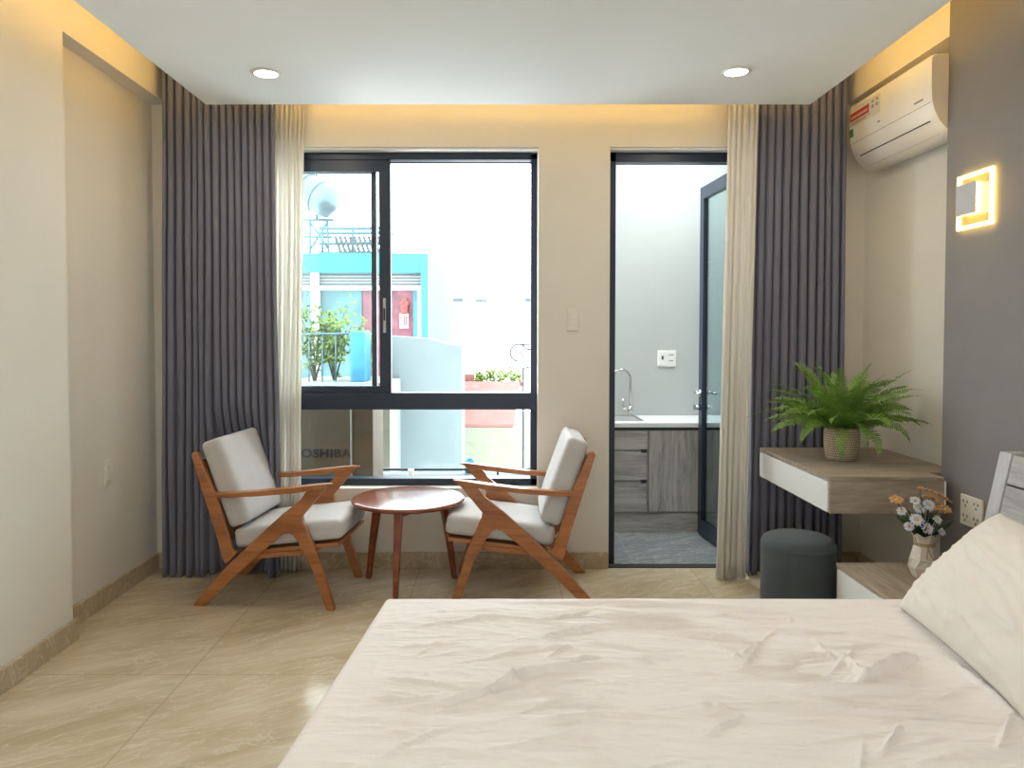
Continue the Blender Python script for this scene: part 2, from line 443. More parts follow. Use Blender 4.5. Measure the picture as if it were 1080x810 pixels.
# door opening frame
b = MB(); dx0, dx1, _, dz1 = DO
b.box(dx0 + .004, dx0 + .044, FY0, FY1, 0, dz1 - .012); b.box(dx1 - .036, dx1 - .004, FY0, FY1, 0, dz1 - .012); b.box(dx0 + .004, dx1 - .004, FY0, FY1, dz1 - .062, dz1 - .012)
d1 = struct(b.build('door_1', 'navy_metal', bevel=.002))
b = MB(); b.box(dx0, dx1, YW + .01, FY0 + .01, dz1 - .012, dz1 - .001); b.box(dx0 + .0005, dx0 + .004, YW + .01, FY0 + .01, 0.01, dz1 - .012); b.build('door_reveal', 'white_paint', d1)
struct(box('threshold', 'dark_gap', dx0, dx1, YW, YW + .055, -.12, .006)); bpy.data.objects['threshold'].name = 'trim_4'
# open leaf
hinge = Vector((1.292, 4.085, 0)); tip = Vector((1.256, 4.610, 0)); L = (tip - hinge).length
leaf = thing('glazed_door_leaf', 'open navy framed glass door leaf swung back into the kitchenette', 'door', hinge, math.atan2(tip.y - hinge.y, tip.x - hinge.x))
b = MB(); lz0, lz1, sw = .014, 2.13, .062
b.box(0, L, -.018, .018, lz0, lz0 + .085); b.box(0, L, -.018, .018, lz1 - .075, lz1); b.box(0, sw, -.018, .018, lz0 + .085, lz1 - .075); b.box(L - sw, L, -.018, .018, lz0 + .085, lz1 - .075)
b.build('leaf_frame', 'navy_metal', leaf, bevel=.002)
b = MB(); b.box(sw - .01, L - sw + .01, -.003, .003, lz0 + .08, lz1 - .07); b.build('glass_panel', 'door_glass', leaf)
def lever(z, sg):
    b = MB()
    b.tube([(L - .03, sg * .018, z), (L - .03, sg * .055, z)], .011, 12); b.tube([(L - .03, sg * .05, z), (L - .05, sg * .052, z), (L - .12, sg * .05, z)], .009, 10)
    b.tube([(L - .03, sg * .017, z), (L - .03, sg * .024, z)], .024, 18)
    b.build('door_handle', 'steel', leaf, label='chrome lever handle')
lever(.88, 1); lever(.88, -1)
b = MB(); b.tube([(L - .03, .017, .79), (L - .03, .045, .79)], .018, 16); b.box(L - .036, L - .024, .045, .06, .775, .805); b.build('lock_knob', 'steel', leaf, label='chrome thumb turn lock')

# ------------------------------------------------------------------ kitchenette
KY0, KY1, KX1 = 4.64, 5.06, 1.95
b = MB(); b.box(.30, KX1, 4.13, KY1 + .1, -.12, 0); b.box(dx0, dx1, YW + .055, 4.13, -.12, 0); struct(b.build('floor_kitchen', 'kitchen_tile'))
struct(box('wall_kitchen_front', 'kitchen_wall', .30, KX1 + .1, KY1, KY1 + .1, 0, 2.75))
struct(box('wall_kitchen_right', 'kitchen_wall', KX1, KX1 + .1, 4.13, KY1, 0, 2.75))
b = MB(); b.box(.30, .36, 4.13, KY1, 0, 1.0); b.box(.30, .36, 4.13, KY1, 2.35, 2.75); b.box(.30, .36, 4.13, 4.25, 1.0, 2.35); b.box(.30, .36, KY1 - .1, KY1, 1.0, 2.35)
struct(b.build('wall_kitchen_left', 'kitchen_wall'))
b = MB(); b.box(.30, KX1 + .1, 4.13, KY1 + .1, 2.75, 2.85); struct(b.build('ceiling_kitchen', 'ceiling_paint'))
cab = thing('kitchen_cabinet', 'pale grey oak kitchen base cabinet with three drawers behind the glazed door', 'cabinet', (0, 0, 0))
cx0, cx1 = .37, 1.94
zt = .655
b = MB(); b.box(cx0, cx1, KY0 + .012, KY1 - .004, .0, zt); b.build('carcass', 'cabinet_oak_x', cab)
box('plinth', 'cabinet_oak_x', cx0, cx1, KY0 + .002, KY0 + .012, .0, .118, cab)
def kx(u): return (u - CX) / F * KY0 / 1.0
xd = .928
for z0, z1 in ((.134, .318), (.330, .508), (.520, .640)):
    dr = box('drawer_front', 'cabinet_oak_x', .46, xd, KY0 - .008, KY0 + .010, z0, z1, cab, bevel=.002)
    if z1 < .6: box('finger_notch', 'black_plastic', xd - .038, xd - .002, KY0 - .011, KY0 + .0, z1 - .006, z1 + .016, dr, label='small black square finger pull')
box('cabinet_door', 'cabinet_oak_z', xd + .012, 1.33, KY0 - .008, KY0 + .010, .134, .640, cab, bevel=.002)
box('cabinet_door', 'cabinet_oak_z', 1.338, 1.90, KY0 - .008, KY0 + .010, .134, .640, cab, bevel=.002)
box('recess_strip', 'black_plastic', cx0, cx1, KY0 - .002, KY0 + .012, .642, .656, cab, label='black recessed strip beneath the worktop')  # black strip between the cabinet fronts and the worktop
ct = tag(box('worktop', 'white_laminate', cx0, cx1, KY0 - .018, KY1 - .002, .660, .690, bevel=.003), 'white kitchen worktop lying on the grey oak base cabinet', 'worktop')
sk = thing('kitchen_sink', 'stainless steel sink let into the white kitchen worktop', 'sink', (.70, 4.85, .690))
b = MB(); b.box(-.27, .22, -.15, -.13, 0, .006); b.box(-.27, .22, .13, .15, 0, .006); b.box(-.27, -.25, -.13, .13, 0, .006); b.box(.20, .22, -.13, .13, 0, .006); b.build('rim', 'steel', sk)
box('basin', 'brushed_grey', -.25, .20, -.13, .13, .0005, .002, sk)
fc = thing('kitchen_faucet', 'tall chrome gooseneck faucet at the kitchen sink', 'faucet', (.885, 4.99, .690))
b = MB()
pts = [(0, 0, 0), (0, 0, .22)] + [(-.062 + .062 * math.cos(a), 0, .25 + .062 * math.sin(a)) for a in [i * PI / 10 for i in range(0, 11)]] + [(-.13, -.004, .215)]
b.tube(pts, .0085, 10); b.tube([(0, 0, 0), (0, 0, .07)], [.017, .014], 14); b.build('spout', 'steel', fc)
b = MB(); b.tube([(-.127, -.003, .235), (-.134, -.005, .185)], [.012, .015], 12); b.build('spray_head', 'steel', fc)
b = MB(); b.tube([(-.01, -.01, .045), (-.05, -.02, .05)], .008, 10); b.tube([(-.045, -.018, .05), (-.052, -.02, .12)], .005, 8); b.build('lever_handle', 'steel', fc)
ks = thing('wall_switch', 'white double socket and switch plate on the kitchenette wall', 'switch', at(703, 378, KY1))
b = MB(); b.box(-.062, .062, -.010, 0, -.055, .055); b.build('plate', 'white_plastic', ks, bevel=.003)
box('button', 'white_plastic', -.057, -.004, -.014, -.009, -.048, .048, ks, bevel=.002)
box('socket_hole', 'black_plastic', -.036, -.024, -.016, -.012, -.008, .018, ks)
for z in (-.018, .022): box('socket_hole', 'grey_ink', .014, .044, -.012, -.009, z, z + .006, ks)

# ------------------------------------------------------------------ wall fittings
p = at(604, 337, YW)
sw_ = thing('wall_switch', 'small ivory light switch on the wall between window and door', 'switch', p)
b = MB(); b.box(-.030, .030, -.009, 0, -.058, .058); b.build('plate', 'ivory_plastic', sw_, bevel=.003)
box('button', 'ivory_plastic', -.018, .018, -.014, -.008, .0, .036, sw_, bevel=.002); box('button', 'ivory_plastic', -.018, .018, -.014, -.008, -.034, -.004, sw_, bevel=.002)
r = ray(113, 498); t = XLR / r[0]; p = (XLR, r[1] * t, H + r[2] * t)
so = thing('wall_socket', 'small ivory socket plate low on the left recessed wall', 'socket', p)
b = MB(); b.box(0, .009, -.035, .035, -.058, .058); b.build('plate', 'ivory_plastic', so, bevel=.003)
box('rocker', 'ivory_plastic', .008, .013, -.018, .018, -.035, .035, so, bevel=.002)
so2 = thing('wall_socket', 'ivory double power socket on the grey wall behind the pillow', 'socket', (XR, 2.832, .56))
b = MB(); b.box(-.010, 0, -.065, .065, -.058, .058); b.build('plate', 'ivory_plastic', so2, bevel=.003)
for yy in (-.032, .032):
    for z in (.028, -.028):
        b = MB()
        for dy, dz in ((-.011, .007), (.011, .007), (0, -.010)): b.box(-.012, -.009, yy + dy - .003, yy + dy + .003, z + dz - .005, z + dz + .005)
        b.build('socket_hole', 'grey_ink', so2)
# sconce
scn = thing('wall_sconce', 'square glowing wall lamp with grey centre plate on the grey wall', 'lamp', (XR, 2.838, 1.743))
a = .104; t_ = .014
b = MB(); b.box(-.020, -.006, -a, a, a - t_, a); b.box(-.020, -.006, -a, a, -a, -a + t_); b.box(-.020, -.006, -a, -a + t_, -a + t_, a - t_); b.box(-.020, -.006, a - t_, a, -a + t_, a - t_)
b.build('light_ring', 'sconce_edge', scn, bevel=.003, label='outer glowing acrylic square edge')
b = MB(); b.box(-.016, -.010, -a + t_, a - t_, -a + t_, a - t_); b.build('acrylic_sheet', pane_mat('acrylic', (.95, .92, .85)), scn)
b = MB(); b.box(-.040, -.022, -.048, .062, -.052, .058); b.build('lamp_body', 'sconce_glow', scn, label='inner glowing square')
b = MB(); b.box(-.046, -.040, -.052, .066, -.056, .062); b.build('cover_plate', plain('sconce_grey', (.42, .42, .42), .5), scn, bevel=.002, label='flat grey square cover plate')
b = MB(); b.box(-.0225, 0, -.03, .03, -.03, .03); b.build('wall_mount', 'white_plastic', scn)

# downlights
def downlight(x, y, label):
    d = thing('downlight', label, 'ceiling light', (x, y, ZC), 0, 'recessed downlights in the dropped ceiling')
    b = MB(); b.lathe([(.048, -.001), (.060, -.001), (.062, -.004), (.058, -.009), (.048, -.007)], n=40, cap=False)
    b.build('trim_ring', 'white_plastic', d)
    b = MB(); b.lathe([(.0485, -.0065), (.0485, -.0015)], n=40); b.build('diffuser', 'lamp_disc', d)
    return d
downlight(-.982, 3.21, 'left round warm downlight glowing in the dropped ceiling')
downlight(1.004, 3.19, 'right round warm downlight glowing in the dropped ceiling')

# ------------------------------------------------------------------ air conditioner
ac = thing('air_conditioner', 'white split air conditioner mounted high on the right wall', 'air conditioner', (XRR, 3.39, 2.03))
prof = [(-.002, .335), (-.15, .335), (-.168, .330), (-.175, .318), (-.175, .20), (-.172, .15), (-.160, .105), (-.140, .065), (-.112, .033), (-.085, .015), (-.060, .008), (-.002, .02)]
def acprof(p0, p1, y0, y1, name, mat, bevel=.003, off=0):
    pass
b = MB(); n = len(prof); y0, y1 = -.348, .352
vs = [(p[0], y, p[1]) for y in (y0, y0 + .008, y1 - .008, y1) for p in prof]
# slightly smaller end rings soften the end caps
for k in range(n):
    for rr in (0, 3):
        v = vs[rr * n + k]; cx_, cz_ = -.08, .18
        vs[rr * n + k] = (cx_ + (v[0] - cx_) * .965, v[1], cz_ + (v[2] - cz_) * .965)
fs = []
for i in range(3):
    for k in range(n): fs.append((i * n + k, i * n + (k + 1) % n, (i + 1) * n + (k + 1) % n, (i + 1) * n + k))
b.add(vs, fs, 0, False); b.add(vs, [list(range(n))[::-1]], 1); b.add(vs, [[3 * n + k for k in range(n)]], 1)
body = b.build('housing', ['ac_white', 'ac_side'], ac)
me = body.data
for f_ in me.polygons: f_.use_smooth = len(f_.vertices) == 4
try: me.set_sharp_from_angle(angle=math.radians(38))
except Exception: pass
def facept(t):  # along the curved front, t from top (0) to bottom (1)
    pts = prof[3:11]; ds = [0]
    for i in range(1, len(pts)): ds.append(ds[-1] + math.dist(pts[i], pts[i - 1]))
    s_ = t * ds[-1]
    for i in range(1, len(pts)):
        if s_ <= ds[i]:
            k = (s_ - ds[i - 1]) / (ds[i] - ds[i - 1]); return [pts[i - 1][j] + (pts[i][j] - pts[i - 1][j]) * k for j in (0, 1)]
    return list(pts[-1])
def on_face(name, mat, t0, t1, ya, yb, lift=.0012, label=None):
    b = MB(); N = 5
    A = [facept(t0 + (t1 - t0) * i / N) for i in range(N + 1)]
    vs = []
    for p in A:
        d = Vector((p[0] + .06, p[1] - .2)).normalized()
        for y in (ya, yb):
            vs.append((p[0] + d.x * lift, y, p[1] + d.y * lift)); vs.append((p[0] - d.x * .001, y, p[1] - d.y * .001))
    secs = [[vs[4 * i], vs[4 * i + 2], vs[4 * i + 3], vs[4 * i + 1]] for i in range(N + 1)]
    b.loft(secs); return b.build(name, mat, ac, label=label)
on_face('panel_seam', 'grey_ink', .485, .491, y0 + .004, y1 - .004, .0008)
on_face('air_louver', 'dark_gap', .675, .688, y0 + .05, y1 - .06, .001, label='dark slit of the closed air louver')
on_face('louver_edge', 'ac_side', .86, .868, y0 + .05, y1 - .06, .001)
on_face('warranty_sticker', 'sticker_white', .03, .27, .055, .345, .001, label='white label with a red band')
st = on_face('sticker_band', 'sticker_red', .085, .195, .155, .340, .0018, label='red band on the label')
for (ta, tb, ya, yb) in ((.215, .225, .14, .33), (.235, .245, .18, .33), (.07, .10, .070, .090), (.07, .10, .110, .130), (.13, .17, .070, .090), (.13, .17, .11, .13)):
    on_face('sticker_print', 'grey_ink', ta, tb, ya, yb, .0018)
for ya in np.arange(.170, .330, .018): on_face('sticker_print', 'sticker_white', .135, .165, ya, ya + .011, .0024)
on_face('energy_sticker', 'sticker_green', .29, .40, .31, .345, .001, label='green energy label')
on_face('status_display', 'grey_ink', .375, .395, .055, .075, .0012)
on_face('maker_mark', 'grey_ink', .405, .425, -.29, -.225, .0010, label='small grey maker lettering')

# ------------------------------------------------------------------ curtains
def curtain(name, xt, xb, Y, z0, z1, folds, amp, mat, seed, label, cat='curtain', push=None, group=None, pleat=False, lean=0):
    rnd = random.Random(seed); nx = folds * 14; nz = 36
    ph = [rnd.uniform(-.5, .5) for _ in range(folds + 2)]; am = [rnd.uniform(.7, 1.15) for _ in range(folds + 2)]
    wd = [rnd.uniform(.8, 1.25) for _ in range(folds)]; tot = sum(wd); cum = [0]
    for q in wd: cum.append(cum[-1] + q / tot)
    vs = []
    for j in range(nz + 1):
        t = j / nz; z = z0 + (z1 - z0) * t
        for i in range(nx + 1):
            fi = i / 14; k = min(int(fi), folds - 1); f = fi - k
            s_ = cum[k] + (cum[k + 1] - cum[k]) * f
            xx = (xb[0] + (xt[0] - xb[0]) * t) * (1 - s_) + (xb[1] + (xt[1] - xb[1]) * t) * s_
            wob = noise.noise(Vector((s_ * 9 + seed, z * 1.1, seed))) * .012 * (1 - t * .8)
            A = amp * (am[k] * (1 - f) + am[k + 1] * f) * (1 - .35 * t + .25 * (1 - t) * math.sin(seed + k * 1.7))
            w_ = math.cos(2 * PI * f)
            w_ = math.copysign(abs(w_) ** .8, w_)
            yy = Y - A * w_ + wob * .7 + lean * (1 - t)
            xs = math.sin(4 * PI * f) * .18 * (cum[k + 1] - cum[k]) * abs(xt[1] - xt[0])
            if pleat and t > .955: 
                e = (t - .955) / .045; yy += (.35 * A * w_) * e; xs += .004 * math.sin(fi * 2 * PI * 3) ; yy += .004 * math.sin(fi * 2 * PI * 3)
            if push: yy += push(xx, z, yy)
            vs.append((xx + wob + xs, yy, z))
    fs = [(j * (nx + 1) + i, j * (nx + 1) + i + 1, (j + 1) * (nx + 1) + i + 1, (j + 1) * (nx + 1) + i) for j in range(nz) for i in range(nx)]
    b = MB(); b.add(vs, fs, 0, True)
    c = b.build(name, mat, solid=.002)
    return tag(c, label, cat, group)
def push_left(x, z, y):
    k = max(0, min(1, (.85 - z) / .25)); e = max(0, min(1, (x + 1.50) / .08)) * max(0, min(1, (-1.15 - x) / .09))
    return k * e * ((3.884 + (y - 3.80) * .15) - y)
curtain('blackout_curtain', (-1.672, -1.125), (-1.70, -1.11), 3.80, .006, 2.60, 15, .036, 'curtain_grey', 3, 'grey blackout curtain hanging at the left end of the window', push=push_left)
curtain('sheer_curtain', (-1.15, -.985), (-1.20, -1.035), 3.878, .006, 2.60, 7, .016, 'sheer_cream', 5, 'cream sheer curtain gathered at the left side of the window', pleat=True)
curtain('blackout_curtain', (1.305, 1.757), (1.275, 1.762), 3.825, .006, 2.60, 11, .034, 'curtain_grey', 8, 'charcoal blackout curtain hanging behind the floating desk')
curtain('sheer_curtain', (1.150, 1.300), (1.10, 1.245), 3.765, .006, 2.60, 5, .019, 'sheer_cream', 11, 'cream sheer curtain gathered at the right side of the doorway', pleat=True, lean=-.02)
for nm, x0, x1, lb in (('curtain_track', -1.69, -.95, 'white ceiling track of the left curtains'), ('curtain_track', 1.12, 1.80, 'white ceiling track of the right curtains')):
    t_ = MB(); t_.box(x0, x1, 3.755, 3.775, 2.60, ZU); t_.box(x0, x1, 3.80, 3.82, 2.60, ZU); t_.box(x0, x1, 3.86, 3.88, 2.60, ZU); tag(t_.build(nm, 'white_plastic'), lb, 'curtain track')

# ------------------------------------------------------------------ lounge chairs
def make_chair(label):
    t = thing('lounge_chair', label, 'chair', (0, 0, 0), 0, 'lounge chairs either side of the round table')
    W, th = .228, .026
    diag = [(0, .006), (.008, 0), (.056, 0), (.197, .139), (.324, .252), (.428, .342), (.458, .358), (.474, .372), (.515, .420), (.574, .492), (.632, .560), (.600, .556), (.545, .545), (.524, .522), (.510, .498), (.421, .428), (.303, .320), (.164, .190)]
    front = [(.430, .338), (.452, .345), (.474, .336), (.492, .312), (.552, .20), (.624, 0), (.662, 0), (.655, .03), (.590, .235), (.532, .375), (.520, .400), (.516, .428), (.474, .385)]
    post = [(.001, .690), (.010, .704), (.024, .704), (.032, .697), (.117, .500), (.181, .290), (.188, .268), (.203, .250), (.232, .272), (.158, .196), (.142, .222), (.117, .320), (.059, .506)]
    for sg in (-1, 1):
        yc = sg * W
        for nm, pl, dy in (('rear_leg', diag, 0), ('front_leg', front, .0012), ('back_post', post, -.0012)):
            b = MB(); b.prism(pl, yc - th / 2 - dy, yc + th / 2 + dy); b.build(nm, 'chair_wood', t, bevel=.005)
        b = MB(); secs = []
        for x, z, w_, h_ in ((.098, .511, .028, .022), (.18, .513, .040, .023), (.32, .524, .050, .023), (.48, .542, .056, .025), (.56, .553, .050, .024), (.62, .562, .030, .018), (.652, .568, .010, .007)):
            yo = yc + sg * (w_ - .028) * .28
            secs.append([(x, yo - w_ / 2, z - h_ / 2), (x, yo + w_ / 2, z - h_ / 2), (x, yo + w_ / 2, z + h_ / 2), (x, yo - w_ / 2, z + h_ / 2)])
        b.loft(secs); b.build('armrest', 'chair_wood', t, bevel=.004)
    Wi = W - th / 2
    b = MB()
    b.prism([(.215, .232), (.675, .284), (.675, .302), (.215, .250)], -Wi, Wi)
    for sg in (-1, 1): b.prism([(.23, .21), (.55, .245), (.55, .266), (.23, .235)], sg * Wi - .012 * (1 + sg), sg * Wi + .012 * (1 - sg))
    b.prism([(.50, .245), (.56, .245), (.58, .286), (.50, .277)], -Wi, Wi)
    b.build('seat_frame', 'chair_wood', t, bevel=.002)
    b = MB()
    b.prism([(.012, .66), (.026, .66), (.039, .62), (.025, .62)], -Wi, Wi)
    b.prism([(.124, .33), (.136, .33), (.152, .285), (.140, .285)], -Wi, Wi)
    for yy in (-.14, -.07, 0, .07, .14): b.prism([(.021, .64), (.030, .64), (.144, .30), (.135, .30)], yy - .016, yy + .016)
    b.build('back_slats', 'chair_wood', t, bevel=.002)
    R1 = Matrix.Rotation(-math.radians(6.4), 3, 'Y')
    b = MB(); b.rbox((.436, 0, .332), (.506, .426, .090), .026, R1, 14, (0, 0, .010)); b.build('seat_cushion', 'cushion_fabric', t, label='grey fabric seat cushion')
    R2 = Matrix.Rotation(-math.radians(19.5), 3, 'Y')
    b = MB(); b.rbox((.142, 0, .560), (.100, .426, .412), .024, R2, 14, (.012, 0, 0)); b.build('back_cushion', 'cushion_fabric', t, label='grey fabric back cushion')
    return t
ch = make_chair('wooden lounge chair with grey cushions standing before the left curtain')
ch.location = (-1.368, 3.610, 0); ch.rotation_euler = (0, 0, math.radians(-5))
dup(ch, 'wooden lounge chair with grey cushions standing between round table and doorway', (.452, 3.622, 0), math.radians(178.5))

# ------------------------------------------------------------------ round table
tb = thing('round_table', 'small round reddish wooden coffee table between the two lounge chairs', 'table', (-.437, 3.636, 0))
b = MB(); b.lathe([(.262, .420), (.272, .424), (.275, .430), (.275, .436), (.271, .441), (.262, .443)], n=72); b.build('tabletop', 'table_wood', tb)
for a in (90 - 60 + 120 + 30 - 30, 30, -97):
    a = math.radians(a); d = Vector((math.cos(a), math.sin(a), 0)); s_ = Vector((-d.y, d.x, 0)); secs = []
    for r_, z, w_, h_ in ((.252, 0, .022, .024), (.222, .2, .029, .030), (.185, .419, .038, .036)):
        c = d * r_ + Vector((0, 0, z)); secs.append([c - s_ * w_ / 2 - d * h_ / 2, c + s_ * w_ / 2 - d * h_ / 2, c + s_ * w_ / 2 + d * h_ / 2, c - s_ * w_ / 2 + d * h_ / 2])
    b = MB(); b.loft(secs); b.build('leg', 'table_wood', tb, bevel=.004)
b = MB(); pts = [Vector((math.cos(math.radians(a)), math.sin(math.radians(a)))) * .17 for a in (150, 30, -97)]
for i in range(3):
    p, q = pts[i], pts[(i + 1) % 3]; d = (q - p).normalized(); nn = Vector((-d.y, d.x)) * .009
    c = [p + nn, q + nn, q - nn, p - nn]; b.prism([(x.x, x.y) for x in c], .385, .4195, 'z')
b.build('apron', 'table_wood', tb)

# ------------------------------------------------------------------ floating desk, stool, nightstand
dk = thing('floating_desk', 'wall mounted grey oak desk with white front in the right niche', 'desk', (1.315, 2.955, .525))
e = .002
DX1 = 1.772 - 1.315
def notch(x0, x1, y0, y1): return [(x0, y0), (DX1, y0), (DX1, YPR - 2.955 + .02), (x1, YPR - 2.955 + .02), (x1, y1), (x0, y1)]
b = MB(); b.prism(notch(0, XRR - 1.315 - e, 0, .785), .128, .145, 'z'); b.build('desktop', 'grey_oak', dk, bevel=.0015)
b = MB(); b.box(.004, DX1, .0, .014, 0, .1275); b.build('side_panel', 'grey_oak', dk)
b = MB(); b.box(.014, XRR - 1.315 - .02, .767, .785, 0, .1275); b.build('side_panel', 'grey_oak', dk)
b = MB(); b.box(.016, DX1, .014, .767, 0, .012); b.build('bottom_panel', 'grey_oak', dk)
dw = box('drawer_front', 'white_laminate', -.002, .014, .014, .782, .002, .124, dk, bevel=.0015, label='glossy white drawer front')
box('edge_band', 'white_laminate', DX1, DX1 + .008, 0, .10, 0, .1275, dk, label='thin white strip closing the desk end')
stl = thing('stool', 'round charcoal fabric stool standing under the floating desk', 'stool', (1.258, 3.11, 0))
b = MB(); b.lathe([(.140, .004), (.147, .012), (.149, .03), (.1495, .35), (.147, .368), (.138, .384), (.12, .394), (.08, .401), (.03, .404), (.005, .404)], n=64); b.build('body', 'stool_fabric', stl)
b = MB(); R_ = .1485; b.tube([(R_ * math.cos(2 * PI * k / 48), R_ * math.sin(2 * PI * k / 48), .352) for k in range(49)], .003, 6, cap=False); b.build('piping', 'stool_fabric', stl)
ns = thing('nightstand', 'floating grey oak nightstand with white drawer beside the bed', 'nightstand', (1.335, 2.42, .16))
W_ = XR - 1.335 - e
b = MB(); b.box(0, W_, 0, .510, .160, .176); b.build('top', 'grey_oak_y', ns, bevel=.0015)
b = MB(); b.box(.004, W_, .0, .014, 0, .1595); b.build('side_panel', 'grey_oak', ns)
b = MB(); b.box(.004, W_, .496, .510, 0, .1595); b.build('side_panel', 'grey_oak', ns)
b = MB(); b.box(.016, W_, .014, .496, 0, .012); b.build('bottom_panel', 'grey_oak', ns)
box('drawer_front', 'white_laminate', -.002, .014, .015, .495, .002, .156, ns, bevel=.0015, label='glossy white drawer front')

# ------------------------------------------------------------------ fern
fp = thing('potted_fern', 'lush green fern in a woven basket pot on the floating desk', 'plant', (1.556, 3.375, .670))
b = MB(); prof_ = [(.056, 0), (.066, .006), (.073, .04), (.077, .08), (.076, .115), (.073, .140), (.078, .145), (.078, .150), (.068, .150), (.066, .13)]
b.lathe(prof_, n=48)
pot = b.build('basket_pot', 'basket', fp, label='woven straw basket pot')
uvl = pot.data.uv_layers.new(name='UVMap')
for lp in pot.data.loops:
    v = pot.data.vertices[lp.vertex_index].co; a = math.atan2(v.y, v.x)
    uvl.data[lp.index].uv = (a * .075, v.z)
for f_ in pot.data.polygons:   # fix the wrap seam
    us = [uvl.data[i].uv[0] for i in f_.loop_indices]
    if max(us) - min(us) > .2:
        for i in f_.loop_indices:
            if uvl.data[i].uv[0] < 0: uvl.data[i].uv[0] += 2 * PI * .075
b = MB(); b.lathe([(.064, .125), (.064, .135)], n=24); b.build('soil', plain('soil', (.03, .02, .012), .95), fp)
rnd = random.Random(4)
def frond(az, elev, length, droop, wmax, rnd):
    b = MB(); d = Vector((math.cos(az), math.sin(az), 0)); pts = []; p = Vector((0, 0, .13)) + d * .02; ang = elev
    N = 34
    for i in range(N + 1):
        pts.append(p.copy()); p = p + (d * math.cos(ang) + Vector((0, 0, math.sin(ang)))) * (length / N); ang -= droop / N * (.4 + 1.2 * i / N)
    side0 = Vector((-d.y, d.x, 0)); roll = rnd.uniform(-.75, .75)
    b.tube(pts[::3] + [pts[-1]], [.0022 * (1 - .7 * k / 12) for k in range(len(pts[::3]) + 1)], 5)
    for i in range(4, N + 1):
        t = i / N
        lw = wmax * math.sin(PI * min(1, .16 + .84 * t) ** .8) ** .7 * (1 if t < .97 else .5) * rnd.uniform(.85, 1.1)
        tang = (pts[min(i + 1, N)] - pts[i - 1]).normalized(); n0_ = side0.cross(tang).normalized(); side = side0 * math.cos(roll) + n0_ * math.sin(roll); nrm = side.cross(tang).normalized()
        for sg in (-1, 1):
            dirn = (side * sg + tang * .25 - nrm * rnd.uniform(-.25, .15) * (1 if nrm.z > 0 else -1)).normalized()
            wv = tang * (length / N) * .44; q = pts[i]
            a0 = q; m1 = q + dirn * lw * .45 + wv; m2 = q + dirn * lw * .45 - wv; e_ = q + dirn * lw
            k1 = q + wv * .6; k2 = q - wv * .6; mid = q + dirn * lw * .5 - nrm * .0012
            b.add([k2, k1, m1, mid, m2, e_], [(0, 1, 3), (1, 2, 3), (0, 3, 4), (2, 5, 3), (4, 3, 5)], 0, True)
    b.build('frond', 'leaf_green', fp)
for i in range(26):
    az = i * 2.399 + rnd.uniform(-.2, .2)
    frond(az, rnd.uniform(.45, .85), rnd.uniform(.29, .37), rnd.uniform(.8, 1.5), .042, rnd)
for i in range(30):
    az = i * 2.399 + rnd.uniform(-.3, .3)
    frond(az, rnd.uniform(.85, 1.45), rnd.uniform(.29, .40), rnd.uniform(.55, 1.2), .043, rnd)
for az, el, L_, dr in ((3.0, .55, .42, 1.1), (3.35, .45, .36, 1.2), (3.1, .75, .36, 1.0), (-.15, .6, .345, 1.4), (.05, .8, .35, 1.4), (2.5, .9, .38, 1.1), (-1.2, .5, .26, 2.6), (-2.0, .4, .28, 2.4), (-1.6, .7, .30, 2.4), (-2.6, .6, .32, 2.0), (-.5, .6, .30, 2.0)):
    frond(az, el, L_, dr, .042, rnd)

# ------------------------------------------------------------------ vase with flowers
VX, VY, VZ = 1.570, 2.735, .336
vs_ = thing('flower_vase', 'cream faceted ceramic vase with twine collar on the nightstand', 'vase', (VX, VY, VZ))
b = MB()
pr = [(.028, 0, 0), (.038, .010, 0), (.050, .045, 0), (.046, .075, 1), (.036, .115, 1), (.030, .132, 0), (.034, .148, 0), (.043, .168, 0), (.038, .166, 0), (.027, .140, 0), (.020, .12, 0)]
n = 12; vv = []
for r_, z, sh in pr:
    for k in range(n):
        a = 2 * PI * (k + .5 * sh) / n; rr = r_ * (1 + .06 * (1 if k % 2 else -1)); zz = z + (.006 * (1 if k % 2 else -1) if z > .16 else 0)
        vv.append((rr * math.cos(a), rr * math.sin(a), zz))
fs = [(i * n + k, i * n + (k + 1) % n, (i + 1) * n + (k + 1) % n, (i + 1) * n + k) for i in range(len(pr) - 1) for k in range(n)] + [list(range(n))[::-1]]
b.add(vv, fs); b.build('vase_body', 'vase_ceramic', vs_)
b = MB()
for z in (.128, .134): b.tube([(.034 * math.cos(2 * PI * k / 24), .034 * math.sin(2 * PI * k / 24), z) for k in range(25)], .0028, 6, cap=False)
b.tube([(-.010, -.036, .130), (0, -.043, .100), (.012, -.047, .075)], .002, 6); b.tube([(-.004, -.036, .130), (-.014, -.044, .10), (-.016, -.047, .085)], .002, 6)
b.build('twine_collar', 'twine', vs_, label='thin brown twine tied round the neck')
bq = thing('flower_bouquet', 'bunch of white daisies and orange flowers standing in the vase', 'flowers', (VX, VY, VZ + .12))
